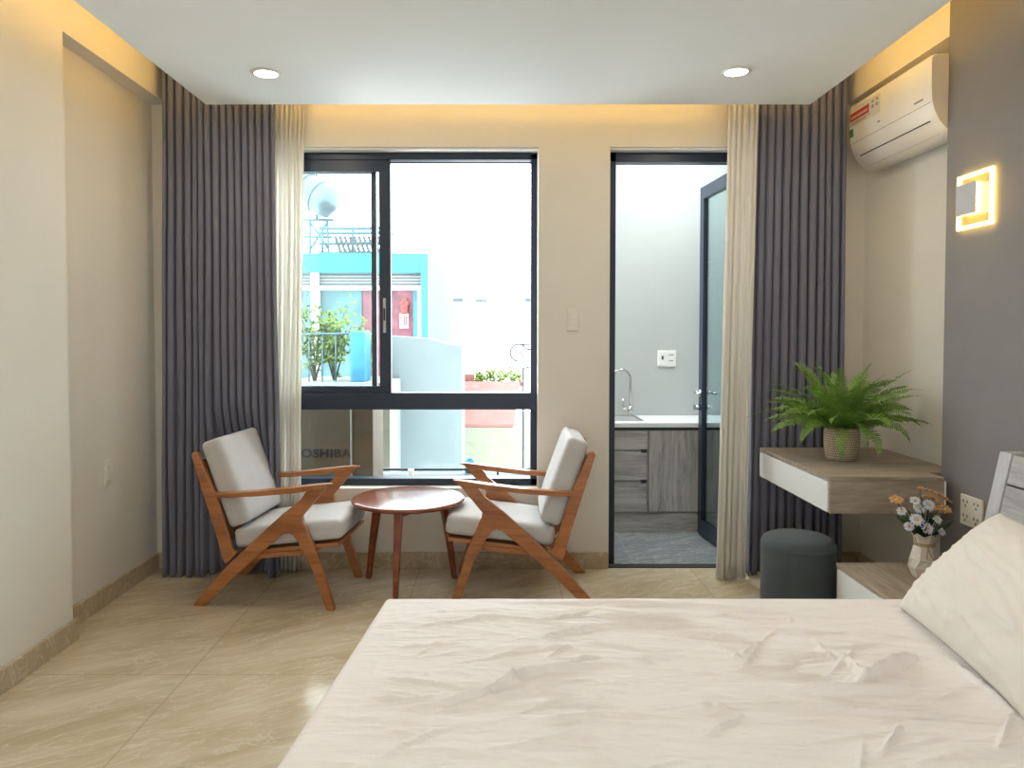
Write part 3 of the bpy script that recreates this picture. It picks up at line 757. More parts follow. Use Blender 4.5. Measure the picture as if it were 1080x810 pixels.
def daisy(c, nrm, r_, petal, mat2='daisy_yellow'):
    c = Vector(c); nrm = Vector(nrm).normalized(); u_ = nrm.orthogonal().normalized(); w_ = nrm.cross(u_)
    b = MB()
    for k in range(13):
        a = 2 * PI * k / 13 + rnd.uniform(-.1, .1); d = u_ * math.cos(a) + w_ * math.sin(a); s_ = nrm.cross(d)
        base = c + d * r_ * .18; mid = c + d * r_ * .65 + nrm * r_ * .12; tp = c + d * r_ + nrm * r_ * rnd.uniform(-.1, .2); w2 = r_ * .20
        b.add([base - s_ * w2 * .5, base + s_ * w2 * .5, mid + s_ * w2, tp + s_ * w2 * .4, tp - s_ * w2 * .4, mid - s_ * w2], [(0, 1, 2, 5), (5, 2, 3, 4)], 0, True)
    b.tube([Vector((0, 0, -.03)) + Vector((c.x, c.y, 0)) * .12, Vector((c.x * .5, c.y * .5, c.z * .5)), c - nrm * .004], .0012, 5, 2)
    b.tube([c - nrm * .002, c + nrm * r_ * .16], [r_ * .24, r_ * .18], 10, 1)
    b.build('daisy', [petal, mat2, 'leaf_dark'], bq, solid=.0006)
for (x, y, z, r_) in ((-.045, -.03, .105, .026), (-.010, -.04, .075, .023), (-.062, -.01, .075, .019), (-.02, 0, .14, .022), (.010, -.01, .155, .024), (-.030, .01, .165, .020), (.040, -.035, .065, .018), (-.085, 0, .130, .018), (.02, -.045, .11, .017)):
    daisy((x, y, z), (x * 4, -.6, .5), r_, 'daisy_white')
for (x, y, z, r_) in ((-.105, 0, .172, .026), (.070, -.01, .140, .025), (.035, -.02, .145, .018)):
    daisy((x, y, z), (x, -.35, .6), r_, 'flower_orange')
for (x0, z0, x1, z1) in ((-.02, .215, .085, .165), (-.01, .185, .05, .165)):
    b = MB(); pts = [Vector((.01, 0, -.02)), Vector((x0 * .4, .0, z0 * .6)), Vector((x0, 0, z0)), Vector((x0 + (x1 - x0) * .5, -.01, z0 + .004 + (z1 - z0) * .35)), Vector((x1, -.015, z1))]
    b.tube(pts, .0013, 5, 1)
    for k in range(34):
        t = k / 33; p = pts[2].lerp(pts[4], t) + Vector((0, 0, .010 * math.sin(PI * t))); 
        for q in range(2):
            d = Vector((rnd.uniform(-1, 1), rnd.uniform(-1, 1), rnd.uniform(-.3, .7))).normalized(); b.tube([p, p + d * .005, p + d * .011], [.0018, .0032, .0010], 5, 0)
    b.build('flower_spray', ['flower_orange', 'leaf_dark'], bq, label='orange plume of tiny flowers')
for i in range(60):
    b = MB(); az = rnd.uniform(0, 2 * PI); el = rnd.uniform(.5, 1.4); d = Vector((math.cos(az) * math.cos(el), math.sin(az) * math.cos(el), math.sin(el))); s_ = d.orthogonal().normalized()
    base = Vector((0, 0, .03)); l_ = rnd.uniform(.06, .13); p0 = base + d * l_ * .35; p1 = base + d * l_ * .75 + s_.cross(d) * .003; p2 = base + d * l_ * 1.08
    b.tube([Vector((0, 0, -.02)), base, p0], .001, 4); w_ = .009
    b.add([p0 - s_ * w_ * .5, p0 + s_ * w_ * .5, p1 + s_ * w_, p2, p1 - s_ * w_], [(0, 1, 2, 4), (4, 2, 3)], 0, True); b.build('leaf', 'leaf_dark', bq, solid=.0005)

# ------------------------------------------------------------------ bed
BZ = .47
bx1, by0, by1 = 1.475, .33, 2.190
bed = thing('bed', 'grey wooden bed with plank headboard against the grey wall', 'bed', (0, 0, 0))
box('bed_base', 'headboard_wood', -.28, bx1 - .005, by0 + .03, by1 - .04, .06, .215, bed, bevel=.004)
for x in (-.2, 1.35):
    for y in (by0 + .1, by1 - .12): box('leg', 'headboard_wood', x - .03, x + .03, y - .03, y + .03, 0, .06, bed)
def hb(z, dx): return 1.500 + (z - .45) * .21 + dx
b = MB(); hy0, hy1 = by0 - .15, 2.352
zs = [.15, .50, .505, .655, .661, .77, .776, .865]
for i in range(0, len(zs), 2):
    z0, z1 = zs[i], zs[i + 1]; b.prism([(hb(z0, 0), z0), (hb(z0, .05), z0), (hb(z1, .05), z1), (hb(z1, 0), z1)], hy0 + .06, hy1 - .055)
hbd = b.build('headboard', 'headboard_wood', bed, bevel=.002, label='grey plank headboard leaning back towards the wall')
b = MB(); z0, z1 = .15, .863; b.prism([(hb(z0, .02), z0), (hb(z0, .058), z0), (hb(z1, .058), z1), (hb(z1, .02), z1)], hy0 + .06, hy1 - .05); b.build('groove_backing', 'black_plastic', hbd)
for y in (hy0, hy1 - .055):
    b = MB(); z0, z1 = 0, .868; b.prism([(hb(z0, -.004), z0), (hb(z0, .058), z0), (hb(z1, .058), z1), (hb(z1, -.004), z1)], y, y + .055); b.build('headboard_stile', 'headboard_edge', hbd, bevel=.002, label='paler upright board at the headboard end')

# fitted sheet with real folds
folds = []
def fold(pts, w_, h_, asym=.6):
    P = [onz(u, v, BZ) for u, v in pts]; folds.append(([(p.x, p.y) for p in P], w_, h_, asym))
fold([(432, 746), (470, 742), (510, 733), (555, 712), (600, 703), (641, 700)], .016, .011)
fold([(450, 752), (520, 738), (575, 722), (630, 716)], .012, .005)
fold([(574, 672), (610, 666), (640, 662)], .013, .008); fold([(540, 634), (620, 636), (700, 637), (800, 640)], .030, .009, .5)
fold([(625, 649), (680, 651), (730, 653)], .012, .007); fold([(640, 658), (690, 660), (735, 659)], .012, .007); fold([(700, 668), (750, 672), (800, 678)], .014, .008)
fold([(765, 706), (820, 711), (870, 713)], .012, .007); fold([(835, 726), (880, 731), (930, 730), (965, 727)], .018, .012)
fold([(905, 722), (930, 712), (955, 700), (965, 694)], .016, .019); fold([(885, 690), (900, 704), (912, 718), (895, 716)], .010, .009)
fold([(795, 742), (880, 748), (960, 754), (1080, 762)], .011, .007); fold([(745, 776), (770, 763), (784, 755)], .007, .006)
fold([(930, 795), (943, 778), (950, 764)], .008, .006); fold([(1000, 695), (1035, 722), (1068, 750)], .008, .006); fold([(1067, 750), (1060, 770), (1052, 790)], .008, .006)
fold([(800, 680), (790, 694), (780, 708)], .007, .005); fold([(858, 672), (866, 686), (880, 697)], .009, .006); fold([(820, 695), (860, 690), (885, 693)], .008, .006)
fold([(440, 660), (520, 650), (590, 655)], .012, .004); fold([(480, 700), (540, 690), (600, 682)], .010, .004); fold([(900, 665), (960, 672), (1000, 680)], .010, .004)
fold([(560, 760), (640, 752), (720, 757)], .012, .004); fold([(400, 800), (440, 780), (480, 765)], .010, .004); fold([(520, 790), (600, 776), (640, 778)], .010, .004)
rw = random.Random(21)
for i in range(150):
    x = rw.uniform(-.3, 1.45); y = rw.uniform(.5, 2.1); l_ = rw.uniform(.06, .30); a = rw.gauss(.05, .35)
    if rw.random() < .3: a = rw.uniform(-1.3, 1.3); l_ *= .6
    P = []
    for k in range(5): P.append((x, y)); x += math.cos(a) * l_ / 4; y += math.sin(a) * l_ / 4; a += rw.gauss(0, .12)
    folds.append((P, rw.uniform(.004, .009), rw.uniform(.0015, .0042), rw.uniform(.4, .8)))
NX, NY = 330, 310
U = np.linspace(0, 1, NX + 1); V = np.linspace(0, 1, NY + 1)
yy = by0 + (by1 - by0) * V[None, :] * np.ones((NX + 1, 1))
left = -.336 - .082 * (2.176 - yy)
xx = left + (bx1 - left) * U[:, None]
yy = yy + .010 * (1 - U[:, None]) * (V[None, :] > 0) * V[None, :]
zz = np.zeros_like(xx)
for P, w_, h_, asym in folds:
    best = np.full_like(xx, 9.); tt = np.zeros_like(xx); sgn = np.ones_like(xx); tot = sum(math.dist(P[i], P[i + 1]) for i in range(len(P) - 1)); acc = 0
    for i in range(len(P) - 1):
        ax, ay = P[i]; cx_, cy_ = P[i + 1]; dx, dy = cx_ - ax, cy_ - ay; ll = math.hypot(dx, dy)
        t = np.clip(((xx - ax) * dx + (yy - ay) * dy) / ll ** 2, 0, 1); px, py = ax + t * dx, ay + t * dy
        d = np.hypot(xx - px, yy - py); mk = d < best
        best = np.where(mk, d, best); tt = np.where(mk, (acc + t * ll) / tot, tt); sgn = np.where(mk, np.sign((xx - ax) * dy - (yy - ay) * dx), sgn); acc += ll
    ww = np.where(sgn > 0, w_ * asym, w_ * 1.3)
    ww = ww * .68
    taper = np.sin(PI * np.clip(tt * .92 + .04, 0, 1)) ** .7
    zz += 2.1 * h_ * taper * np.exp(-(best / ww) ** 2)
for i in range(NX + 1):
    for j in range(NY + 1):
        x, y = xx[i, j], yy[i, j]; eg = min(1, max(0, (min(x - left[i, j], by1 - y) - .02) / .12))
        wx = x + .05 * noise.noise(Vector((x * 4, y * 4, 3)))
        n1 = noise.noise(Vector((wx * 2.2, y * 11 + x * 1.2, 1))); n2 = noise.noise(Vector((wx * 7, y * 30 + x * 5, 5))); n3 = noise.noise(Vector((x * 18 + y * 9, y * 55, 8)))
        rg = (1 - abs(n1) * 2.2); rg = max(0, rg) ** 3
        r2 = max(0, 1 - abs(n2) * 2.4) ** 3
        zz[i, j] *= .3 + .7 * eg
        zz[i, j] += (.0052 * rg + .0030 * r2 + .0009 * n3) * (.15 + .85 * eg) + .003 * noise.noise(Vector((x * 1.5, y * 1.5, 0)))
vs = []
for i in range(NX + 1):
    for j in range(NY + 1):
        x, y, z = xx[i, j], yy[i, j], BZ - .005 + zz[i, j]
        ed = min(x - left[i, j], bx1 - x, y - by0, by1 - y, 1)
        R_ = .035
        if ed < R_: z -= R_ - math.sqrt(max(0, R_ * R_ - (R_ - ed) ** 2)); 
        vs.append((x, y, z))
n0 = len(vs); W2 = NY + 1
fs = [(i * W2 + j, (i + 1) * W2 + j, (i + 1) * W2 + j + 1, i * W2 + j + 1) for i in range(NX) for j in range(NY)]
rim = [i * W2 for i in range(NX + 1)] + [NX * W2 + j for j in range(1, NY + 1)] + [i * W2 + NY for i in range(NX - 1, -1, -1)] + [j for j in range(NY - 1, 0, -1)]
ring = rim
for z, ins in ((.40, 0), (.30, -.003), (.24, 0), (.222, .012)):
    new = []
    for r_i in rim:
        x, y, _ = vs[r_i]; cxm, cym = .56, 1.25
        x2 = x + ins * (1 if x < cxm else -1); y2 = y + ins * (1 if y < cym else -1); new.append(len(vs)); vs.append((x2, y2, z + .004 * math.sin(x * 30 + y * 23)))
    m_ = len(rim)
    fs += [(ring[k], new[k], new[(k + 1) % m_], ring[(k + 1) % m_]) for k in range(m_)]
    ring = new
fs.append(ring)
b = MB(); b.add(vs, fs, 0, True)
tag(b.build('bed_sheet', 'sheet_cotton'), 'wrinkled pale pink fitted sheet stretched over the bed mattress', 'bed sheet')

# pillow
def pillow(name, corner_low, corner_top, length, T_, label):
    A = Vector(corner_low); B = Vector(corner_top); up = B - A; hgt = up.length; up.normalize()
    lng = Vector((-.13, -1, 0)).normalized(); up = (up - lng * lng.dot(up)).normalized(); nrm = lng.cross(up).normalized()
    if nrm.x > 0: nrm = -nrm
    ctr = A + up * hgt / 2 + lng * length / 2
    N1, N2 = 90, 64; vs = []; 
    for side in (1, -1):
        for i in range(N1 + 1):
            for j in range(N2 + 1):
                a = -1 + 2 * i / N1; c = -1 + 2 * j / N2
                th = (max(0, 1 - a ** 4) * max(0, 1 - c ** 4)) ** .5 * (.62 + .38 * math.cos(a * 1.3) * math.cos(c * 1.3))
                pin = 1 - .045 * (1 - abs(a) ** 2.2); pin2 = 1 - .05 * (1 - abs(c) ** 2.2)
                px = a * length / 2 * pin2 * 1.02; py = c * hgt / 2 * pin * 1.02
                edge = 1 - max(abs(a), abs(c))
                w1 = noise.noise(Vector((a * 2.2 + c * 5.0, (c - a * .6) * 1.6, 2 + side))); w2 = noise.noise(Vector((a * 6 + c * 9, c * 3 - a * 2, 7)))
                wr = (max(0, 1 - abs(w1) * 2.6) ** 2) * .010 * (1.1 - c) * .6 * min(1, (1 - abs(a)) * 3) + w2 * .0018 * min(1, (1 - abs(a)) * 4)
                wr += .006 * max(0, 1 - abs(noise.noise(Vector((a * 3.2 - c * 2.5, c * 1.0 + a, 11)))) * 4) * (1 - c) * .5 * min(1, (1 - abs(a)) * 2.5)
                hgtn = th * T_ / 2 + wr * min(1, edge * 7)
                p = ctr + lng * px + up * py + nrm * side * hgtn
                if p.z < BZ - .008 + .004: p.z = BZ - .004
                vs.append(p)
    S = (N1 + 1) * (N2 + 1); fs = []
    for s_ in (0, 1):
        for i in range(N1):
            for j in range(N2):
                q = [s_ * S + i * (N2 + 1) + j, s_ * S + (i + 1) * (N2 + 1) + j, s_ * S + (i + 1) * (N2 + 1) + j + 1, s_ * S + i * (N2 + 1) + j + 1]
                fs.append(q if s_ else q[::-1])
    b = MB(); b.add(vs, fs, 0, True); o = b.build(name, 'pillow_cotton')
    bm = bmesh.new(); bm.from_mesh(o.data); bmesh.ops.remove_doubles(bm, verts=bm.verts, dist=.0004); bmesh.ops.recalc_face_normals(bm, faces=bm.faces); bm.to_mesh(o.data); bm.free()
    for f_ in o.data.polygons: f_.use_smooth = True
    return tag(o, label, 'pillow')
pillow('pillow', (1.128, 2.075, .474), (1.385, 2.10, .738), .62, .19, 'plump cream pillow leaning on the headboard at the bed head')

# ------------------------------------------------------------------ outside
def ubox(b, u0, u1, v0, v1, Y, depth, mi=0):
    p = at(u0, v1, Y); q = at(u1, v0, Y); b.box(p.x, q.x, Y, Y + depth, p.z, q.z, mi)
# balcony ledge, carton, pipe
b = MB(); b.box(-3.2, .30, 4.136, 5.1, .12, .30); tag(b.build('balcony_ledge', 'ledge_grey', bevel=.004), 'pale grey concrete ledge just outside the window', 'ledge')
b = MB(); b.tube([(-3.2, 4.98, .335), (.29, 4.98, .335)], .009, 8); 
for x in (-2.4, -1.6, -.8, .0): b.tube([(x, 4.98, .30), (x, 4.98, .335)], .007, 6)
tag(b.build('steel_rail', 'navy_metal'), 'thin dark steel rail along the outer ledge', 'rail')
dc = thing('junction_box', 'small white box on the ledge below the rail', 'box', (at(434, 497, 4.93).x, 4.9, .30)); box('cover', 'white_plastic', -.018, .018, -.02, .02, 0, .05, dc, bevel=.003)
cb = thing('cardboard_carton', 'large brown cardboard carton with black lettering outside the window', 'carton', (-1.20, 4.42, .30))
b = MB(); b.box(-.26, .352, -.10, .30, 0, .56); b.build('carton_body', 'cardboard', cb, bevel=.004)
box('carton_flap', 'cardboard_side', .355, .475, -.085, .30, 0, .56, cb, bevel=.003, label='darker brown side section')
box('packing_strap', 'tape', .346, .356, -.104, -.099, 0, .56, cb, label='pale strap down the carton')
def text_mesh(name, s_, size, mat, parent, loc, rot, bold=.012, ext=.0015):
    cu = bpy.data.curves.new(name, 'FONT'); cu.body = s_; cu.size = size; cu.extrude = ext; cu.offset = bold * size; cu.align_x = 'CENTER'; cu.space_character = 1.08
    to = bpy.data.objects.new(name + '_tmp', cu); C.objects.link(to); bpy.context.view_layer.update()
    me = bpy.data.meshes.new_from_object(to.evaluated_get(bpy.context.evaluated_depsgraph_get())); bpy.data.objects.remove(to); bpy.data.curves.remove(cu)
    me.transform(Matrix.Translation(loc) @ Matrix.Rotation(PI / 2, 4, 'X') @ Matrix.Diagonal((1.18, 1, 1, 1)))
    me.materials.clear(); me.materials.append(M[mat]); o = bpy.data.objects.new(name, me); C.objects.link(o); o.parent = parent; return o
pt = at(344, 482, 4.32)
text_mesh('printed_lettering', 'TOSHIBA', .066, 'ink', cb, (pt.x + 1.20 - .026, -.102, pt.z - .30), 0, .032)
pp = thing('drain_pipe', 'white vertical drain pipe beside the cardboard carton', 'pipe', (at(395, 400, 4.75).x, 4.75, .30))
b = MB(); b.tube([(0, 0, 0), (0, 0, .54)], .016, 12); b.build('pipe', 'white_plastic', pp); b = MB(); b.tube([(0, 0, .25), (0, 0, .28)], .02, 12); b.build('pipe_collar', 'white_plastic', pp)
# wall below sheer: yellow column
b = MB(); ubox(b, 398, 411, 404, 520, 5.25, .3); tag(b.build('rendered_column', 'yellow_render'), 'pale yellow rendered column beside the white drain pipe', 'column')
# neighbour low wall
b = MB(); q0 = at(300, 349, 7.0); p1 = at(487, 365, 7.0); p2 = at(418, 354, 7.0)
zb = -2.2
b.prism([(at(411, 400, 7).x - 0.02, zb), (p1.x, zb), (p1.x, p1.z), (at(474, 366, 7).x, p1.z + .015), (at(450, 357, 7).x, at(450, 357, 7).z), (at(411, 357, 7).x - .02, p2.z)], 7.0, 7.6)
tag(b.build('corrugated_wall', 'concrete'), 'pale grey corrugated wall below the cyan building', 'wall')
# cyan building
YC = 9.0
cbd = thing('cyan_building', 'bright cyan shophouse with dark windows seen left of the open window', 'building', (0, YC, 0))
b = MB(); tl = at(300, 268, YC); xr = at(452, 300, YC).x
def bb(mb, u0, u1, v0, v1, y0=0, d=.3, mi=0):
    p = at(u0, v1, YC); q = at(u1, v0, YC); mb.box(p.x, q.x, y0, y0 + d, p.z, q.z, mi)
b = MB(); bb(b, 240, 452, 268, 288, -.10, .4); bb(b, 445, 452, 288, 357, -.10, .4); b.build('facade_band', 'cyan_paint', cbd, label='cyan painted band and end pier')
b = MB(); z_t = at(452, 268, YC).z
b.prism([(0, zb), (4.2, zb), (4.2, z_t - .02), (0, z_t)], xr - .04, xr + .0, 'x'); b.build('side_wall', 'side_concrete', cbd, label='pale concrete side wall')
b = MB(); bb(b, 240, 444.5, 288, 302, 0, .2); b.build('roller_box', 'shutter_white', cbd)
for k in range(4):
    b = MB(); bb(b, 240, 444, 289.5 + k * 3.2, 290.6 + k * 3.2, -.02, .02); b.build('shutter_slat', 'louver_grey', cbd)
b = MB(); bb(b, 240, 445, 302, 306, -.04, .24); bb(b, 330, 337, 288, 420, -.06, .2); bb(b, 441, 445, 302, 357, -.06, .2); b.build('window_frame', 'white_render', cbd)
b = MB(); bb(b, 240, 382, 306, 420, .02, .1); b.build('window_glass', 'poster_teal', cbd, label='teal dark shop window')
b = MB(); bb(b, 382, 436, 306, 420, .02, .1); b.build('window_glass', 'poster_red', cbd, label='dark red decorated shop window')
b = MB(); bb(b, 436, 441, 306, 357, .0, .12); b.build('window_edge', 'azure_paint', cbd)
b = MB(); bb(b, 422, 431, 331, 346, -.03, .02); b.build('ornament_plaque', 'white_render', cbd, label='white lattice plaque')
b = MB(); 
for k in range(3): bb(b, 423.6 + k * 2.4, 424.9 + k * 2.4, 333, 344, -.04, .01)
b.build('plaque_lattice', 'lantern_red', cbd)
b = MB()
for (cu_, cv_, rr) in ((426.5, 324, .045), (426.5, 317, .035), (424, 320, .03), (429, 320, .03), (426.5, 329, .04)):
    c = at(cu_, cv_, YC); b.rbox((c.x, -.02, c.z), (rr * 2, .04, rr * 1.8), .018, None, 4)
b.build('red_ornament', 'lantern_red', cbd, label='red hanging ornament')
b = MB(); bb(b, 240, 445, 420, 700, .0, 3.); b.build('lower_wall', 'white_render', cbd)
# roof clutter on the cyan building
lv = thing('roof_pergola', 'slatted grey canopy standing on the cyan rooftop', 'pergola', (0, YC + .6, 0))
def ab(mb, p, q, r_, Y, n=6): a_ = at(*p, Y); c_ = at(*q, Y); mb.tube([(a_.x, 0, a_.z), (c_.x, 0, c_.z)], r_, n)
b = MB()
for v in (241, 246, 257, 267): ab(b, (336, v), (404, v - .5), .022, YC + .6)
b.build('rails', 'pale_blue_metal', lv)
for k in range(11):
    b = MB(); a_ = at(352 + k * 5.0, 249, YC + .6); c_ = at(359 + k * 5.0, 269, YC + .6); b.prism([(a_.x, a_.z), (a_.x + .035, a_.z), (c_.x + .035, c_.z), (c_.x, c_.z)], -.03, .03); b.build('slat', 'louver_grey', lv)
for u in (340, 372, 403):
    b = MB(); ab(b, (u, 238), (u, 274), .02, YC + .6); b.build('post', 'pale_blue_metal', lv)
tk = thing('water_tank', 'steel water tank lying on a frame above the cyan roof', 'water tank', (0, YC + 1.4, 0))
c0 = at(322, 206, YC + 1.4); c1 = at(354, 216, YC + 1.4)
b = MB(); dirn = (Vector((c1.x, -.25, c1.z)) - Vector((c0.x, .25, c0.z))); p0 = Vector((c0.x - .35, .15, c0.z + .30)); p1 = Vector((c1.x - .02, -.10, c1.z - .02)); ax = (p1 - p0).normalized()
b.tube([p0 - ax * .06, p0, p0 + ax * .08, p1 - ax * .08, p1, p1 + ax * .05], [.05, .19, .235, .235, .19, .06], 24); b.build('tank', 'tank_steel', tk)
for t in (.25, .5, .75):
    b = MB(); pc = p0.lerp(p1, t); b.tube([pc - ax * .012, pc + ax * .012], [.243, .243], 24); b.build('band', 'louver_grey', tk)
b = MB()
for (p, q) in (((327, 232), (327, 272)), ((345, 232), (347, 272)), ((320, 232), (352, 232)), ((327, 234), (346, 262)), ((346, 234), (328, 262)), ((320, 250), (350, 250)), ((334, 175), (334, 232)), ((326, 178), (345, 226))): ab(b, p, q, .02, YC + 1.4)
b.build('stand', 'pale_blue_metal', tk)
an = thing('roof_antenna', 'thin metal mast and wires on the cyan roof behind the sash', 'antenna', (0, YC + .8, 0))
b = MB(); ab(b, (414, 240), (414, 270), .012, YC + .8); ab(b, (418, 248), (424, 269), .010, YC + .8); ab(b, (425, 252), (430, 269), .010, YC + .8); ab(b, (410, 244), (419, 250), .010, YC + .8); b.build('mast', 'pale_blue_metal', an)
# blue drum / post and terrace plants at about 6.4
YT = 6.6
b = MB(); ubox(b, 300, 411, 404, 560, YT - .3, 1.0); tag(b.build('terrace_wall', 'concrete_light'), 'pale terrace wall under the potted shrubs', 'wall')
rl = thing('terrace_railing', 'thin pale railing on the terrace in front of the cyan building', 'railing', (0, YT - .1, 0))
b = MB(); ab(b, (300, 352), (368, 352), .010, YT - .1); b.build('top_rail', 'pale_blue_metal', rl)
for u in (312, 326, 340, 354):
    b = MB(); ab(b, (u, 352), (u, 404), .006, YT - .1); b.build('baluster', 'pale_blue_metal', rl)
b = MB(); ubox(b, 369, 385, 349, 404, YT - .15, .3); tag(b.build('blue_post', 'azure_paint', bevel=.02), 'bright azure painted post beside the terrace shrubs', 'post')
rn = random.Random(12)
def shrub(u, v0, v1, Y, spread, nl, mat, label, name='terrace_shrub', size=.06):
    base = at(u, v1, Y); top = at(u, v0, Y); hh_ = top.z - base.z
    t = thing(name, label, 'plant', (base.x, Y, base.z)); b = MB(); lf = MB()
    for k in range(9):
        a = rn.uniform(0, 2 * PI); r_ = spread * rn.uniform(.3, 1); e_ = Vector((math.cos(a) * r_, math.sin(a) * r_ * .6, hh_ * rn.uniform(.6, 1))); m_ = e_ * .5 + Vector((rn.uniform(-.04, .04), 0, .03))
        b.tube([(0, 0, 0), m_, e_], [.010, .007, .003], 5)
        for q in range(nl):
            p = Vector((0, 0, 0)).lerp(e_, rn.uniform(.35, 1.05)) + Vector((rn.gauss(0, .05), rn.gauss(0, .05), rn.gauss(0, .05))); d = Vector((rn.gauss(0, 1), rn.gauss(0, 1), rn.gauss(0, 1))).normalized(); s_ = d.orthogonal().normalized(); L_ = size * rn.uniform(.6, 1.3)
            lf.add([p, p + d * L_ * .5 + s_ * L_ * .25, p + d * L_, p + d * L_ * .5 - s_ * L_ * .25], [(0, 1, 2, 3)], 0, True)
    b.build('stem', 'branch', t); lf.build('foliage', mat, t, solid=.001)
shrub(332, 312, 404, YT, .20, 42, 'outdoor_leaf', 'tall leafy shrub at the left edge of the window view')
shrub(353, 320, 404, YT + .1, .18, 40, 'bright_leaf', 'yellow green shrub left of the azure post')
shrub(385, 340, 404, YT + .42, .10, 16, 'bright_leaf', 'sparse yellow shrub right behind the azure post')
# far white block, skyline, planter, roofs
YF = 16.0
fb = thing('white_building', 'plain white far building filling the lower right view', 'building', (0, YF, 0))
p = at(440, 600, YF); q = at(640, 318.5, YF); b = MB(); b.box(p.x, q.x, 0, 3, p.z - 2, q.z); b.build('wall', 'white_render', fb)
for (u0, u1, v0) in ((476, 487, 313), (500, 513, 314.5), (517, 529, 317.5), (537, 540, 316), (545, 548, 316), (555, 562, 313)):
    b = MB(); p = at(u0, 318.5, YF); q = at(u1, v0, YF); b.box(0, q.x - p.x, 0, .4, 0, q.z - p.z)
    rb = tag(b.build('rooftop_box', 'louver_grey'), 'tiny grey structure on the far white roof line', 'structure', 'small structures along the far roof line'); rb.location = (p.x, YF + .5, p.z)
YR = 11.0
tr = thing('terracotta_roof', 'pale red tiled roof right of the corrugated wall', 'roof', (0, YR, 0))
b = MB(); a0 = at(487, 404, YR); a1 = at(566, 449, YR - 1.2); b.add([(a0.x, 0, a0.z), (at(548, 404, YR).x, 0, a0.z), (at(541, 449, YR - 1.2).x, -1.2, a1.z), (at(484, 449, YR - 1.2).x, -1.2, a1.z)], [(0, 1, 2, 3)]); b.build('tiles', 'terracotta', tr, solid=.05)
b = MB(); ubox(b, 480, 600, 451, 620, YR - 1.2, 2.); b.build('wall_below', 'yellow_render', tr).location.y = -YR
b = MB(); ubox(b, 489, 500, 395, 406, YR + .3, .3); tag(b.build('red_parapet', 'terracotta'), 'small red parapet above the tiled roof', 'parapet')
pl = thing('roof_planter', 'low planter box with bright green plants on the red roof', 'planter', (at(522, 400, YR + .6).x, YR + .6, at(522, 404, YR + .6).z))
b = MB(); b.box(-.35, .45, -.1, .1, -.05, .02); b.build('box', 'terracotta', pl)
lf = MB()
for k in range(260):
    p = Vector((rn.uniform(-.32, .42), rn.uniform(-.09, .09), rn.uniform(0, .17))); d = Vector((rn.gauss(0, 1), rn.gauss(0, 1), rn.gauss(.4, 1))).normalized(); s_ = d.orthogonal().normalized(); L_ = .09
    lf.add([p, p + d * L_ * .5 + s_ * L_ * .22, p + d * L_, p + d * L_ * .5 - s_ * L_ * .22], [(0, 1, 2, 3)], 0, True)
lf.build('foliage', 'bright_leaf', pl, solid=.002)
plain('scroll_iron', (.02, .022, .024), .6)
wl = thing('curled_metal_frame', 'curled thin metal frame near the right side of the window view', 'frame', (0, 8.0, 0))
b = MB(); c = at(547, 372, 8.0); b.tube([(c.x + .09 * math.cos(a) + (.10 if a < .3 else 0), 0, c.z + .09 * math.sin(a)) for a in [k * 2 * PI / 24 * .72 + .1 for k in range(25)]], .010, 6)
b.tube([(c.x, 0, c.z + .09), (c.x + .3, 0, c.z + .09)], .010, 6); b.tube([(c.x - .1, 0, c.z - .16), (c.x + .3, 0, c.z - .16)], .008, 6); b.tube([(c.x - .1, 0, c.z - .16), (c.x - .1, 0, c.z - .05)], .008, 6); b.tube([(c.x + .1, 0, c.z - .16), (c.x + .02, 0, c.z + .02)], .008, 6)
b.tube([(c.x + .05, 0, c.z - .16), (c.x + .05, 0, -2.)], .012, 6)
b.build('scroll', 'scroll_iron', wl)
p = at(489, 500, 5.0); bd = MB(); bd.lathe([(.026, .3005), (.033, .306), (.034, .37), (.030, .385), (.018, .392), (.018, .400)], c=(p.x + .04, 5.045), n=24); tag(bd.build('water_canister', 'azure_paint'), 'small blue canister standing on the ledge behind the rail', 'container')

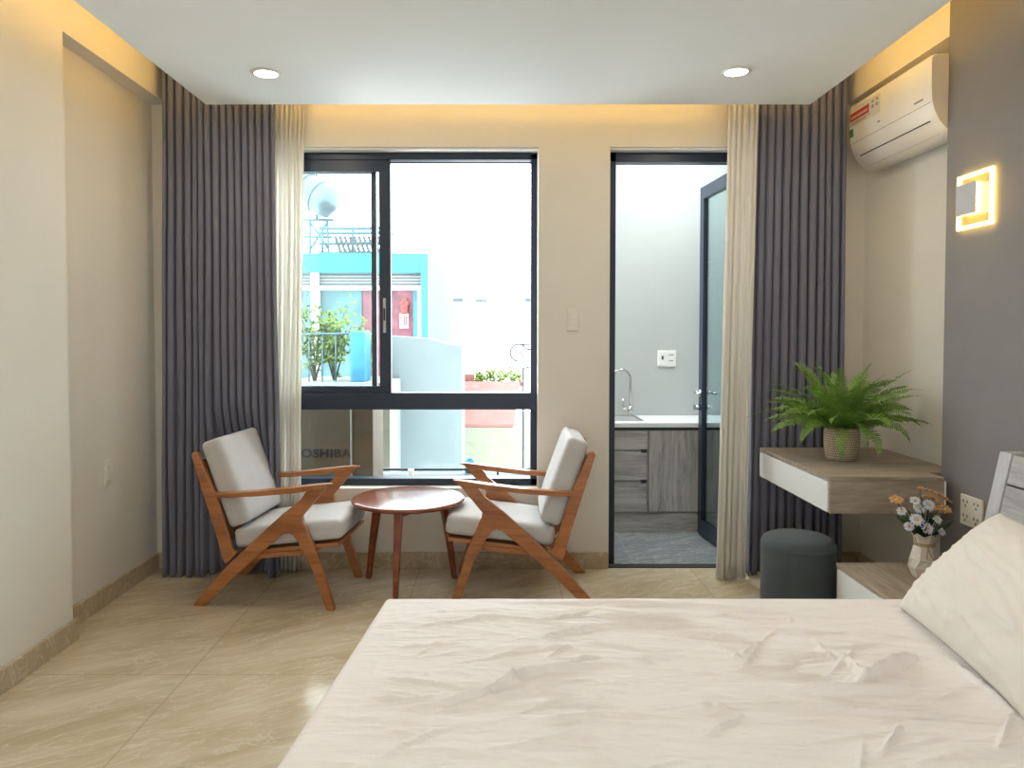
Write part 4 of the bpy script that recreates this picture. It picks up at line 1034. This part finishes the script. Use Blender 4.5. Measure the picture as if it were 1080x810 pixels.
# ------------------------------------------------------------------ light
wd = bpy.data.worlds.new('sky'); bpy.context.scene.world = wd; wd.use_nodes = True
bg = wd.node_tree.nodes['Background']; bg.inputs[0].default_value = (.90, .96, 1, 1); bg.inputs[1].default_value = 10.5
def area(name, loc, rot, size, power, col, sy=None, spread=PI, shape=None):
    l = bpy.data.lights.new(name, 'AREA'); l.energy = power; l.color = col; l.size = size * K; l.spread = spread
    if sy: l.shape = 'RECTANGLE'; l.size_y = sy * K
    if shape: l.shape = shape
    o = bpy.data.objects.new(name, l); C.objects.link(o); o.location = loc; o.rotation_euler = rot; return o
# ceiling downlights (warm) - the two seen, and the rest of the grid over and behind the bed
for x, y in ((-.982, 3.21), (1.004, 3.19)): area('downlight_lamp', (x, y, ZC - .012), (0, 0, 0), .09, 5, (1, .85, .66), shape='DISK')
for x in (-.982, 1.004):
    for y in (1.45, -.35): area('downlight_lamp', (x, y, ZC - .012), (0, 0, 0), .09, 4, (1, .93, .84), shape='DISK')
# unseen fill light added behind the camera, tilted up to brighten ceiling and walls
area('rear_fill_light', (0, YB + .05, 1.35), (-PI / 2, 0, 0), 2.0, 66, (.95, .98, 1), 1.6)
bpy.data.objects['rear_fill_light'].rotation_euler = (PI / 2 + .75, 0, 0)
# unseen area light added under the kitchenette ceiling to brighten its walls
area('kitchen_fill', (1.1, 4.5, 2.72), (0, 0, 0), .3, 22, (.94, .98, 1))

# ------------------------------------------------------------------ camera and scale to metres
cam = bpy.data.cameras.new('camera'); co = bpy.data.objects.new('camera', cam); C.objects.link(co)
cam.sensor_width = 36; cam.lens = F / 1080 * 36; cam.shift_x = (540 - CX) / 1080; cam.shift_y = (CY - 405) / 1080
cam.clip_start = .05; cam.clip_end = 200
co.location = (0, 0, H); co.rotation_euler = (PI / 2 - PITCH, 0, 0)
S = Matrix.Scale(K, 4)
for me in bpy.data.meshes: me.transform(S); me.update()
for o in bpy.data.objects: o.location = o.location * K
sc = bpy.context.scene; sc.camera = co
sc.view_settings.view_transform = 'Standard'; sc.view_settings.look = 'None'; sc.view_settings.gamma = 1; sc.view_settings.exposure = .06
sc.view_settings.use_curve_mapping = False
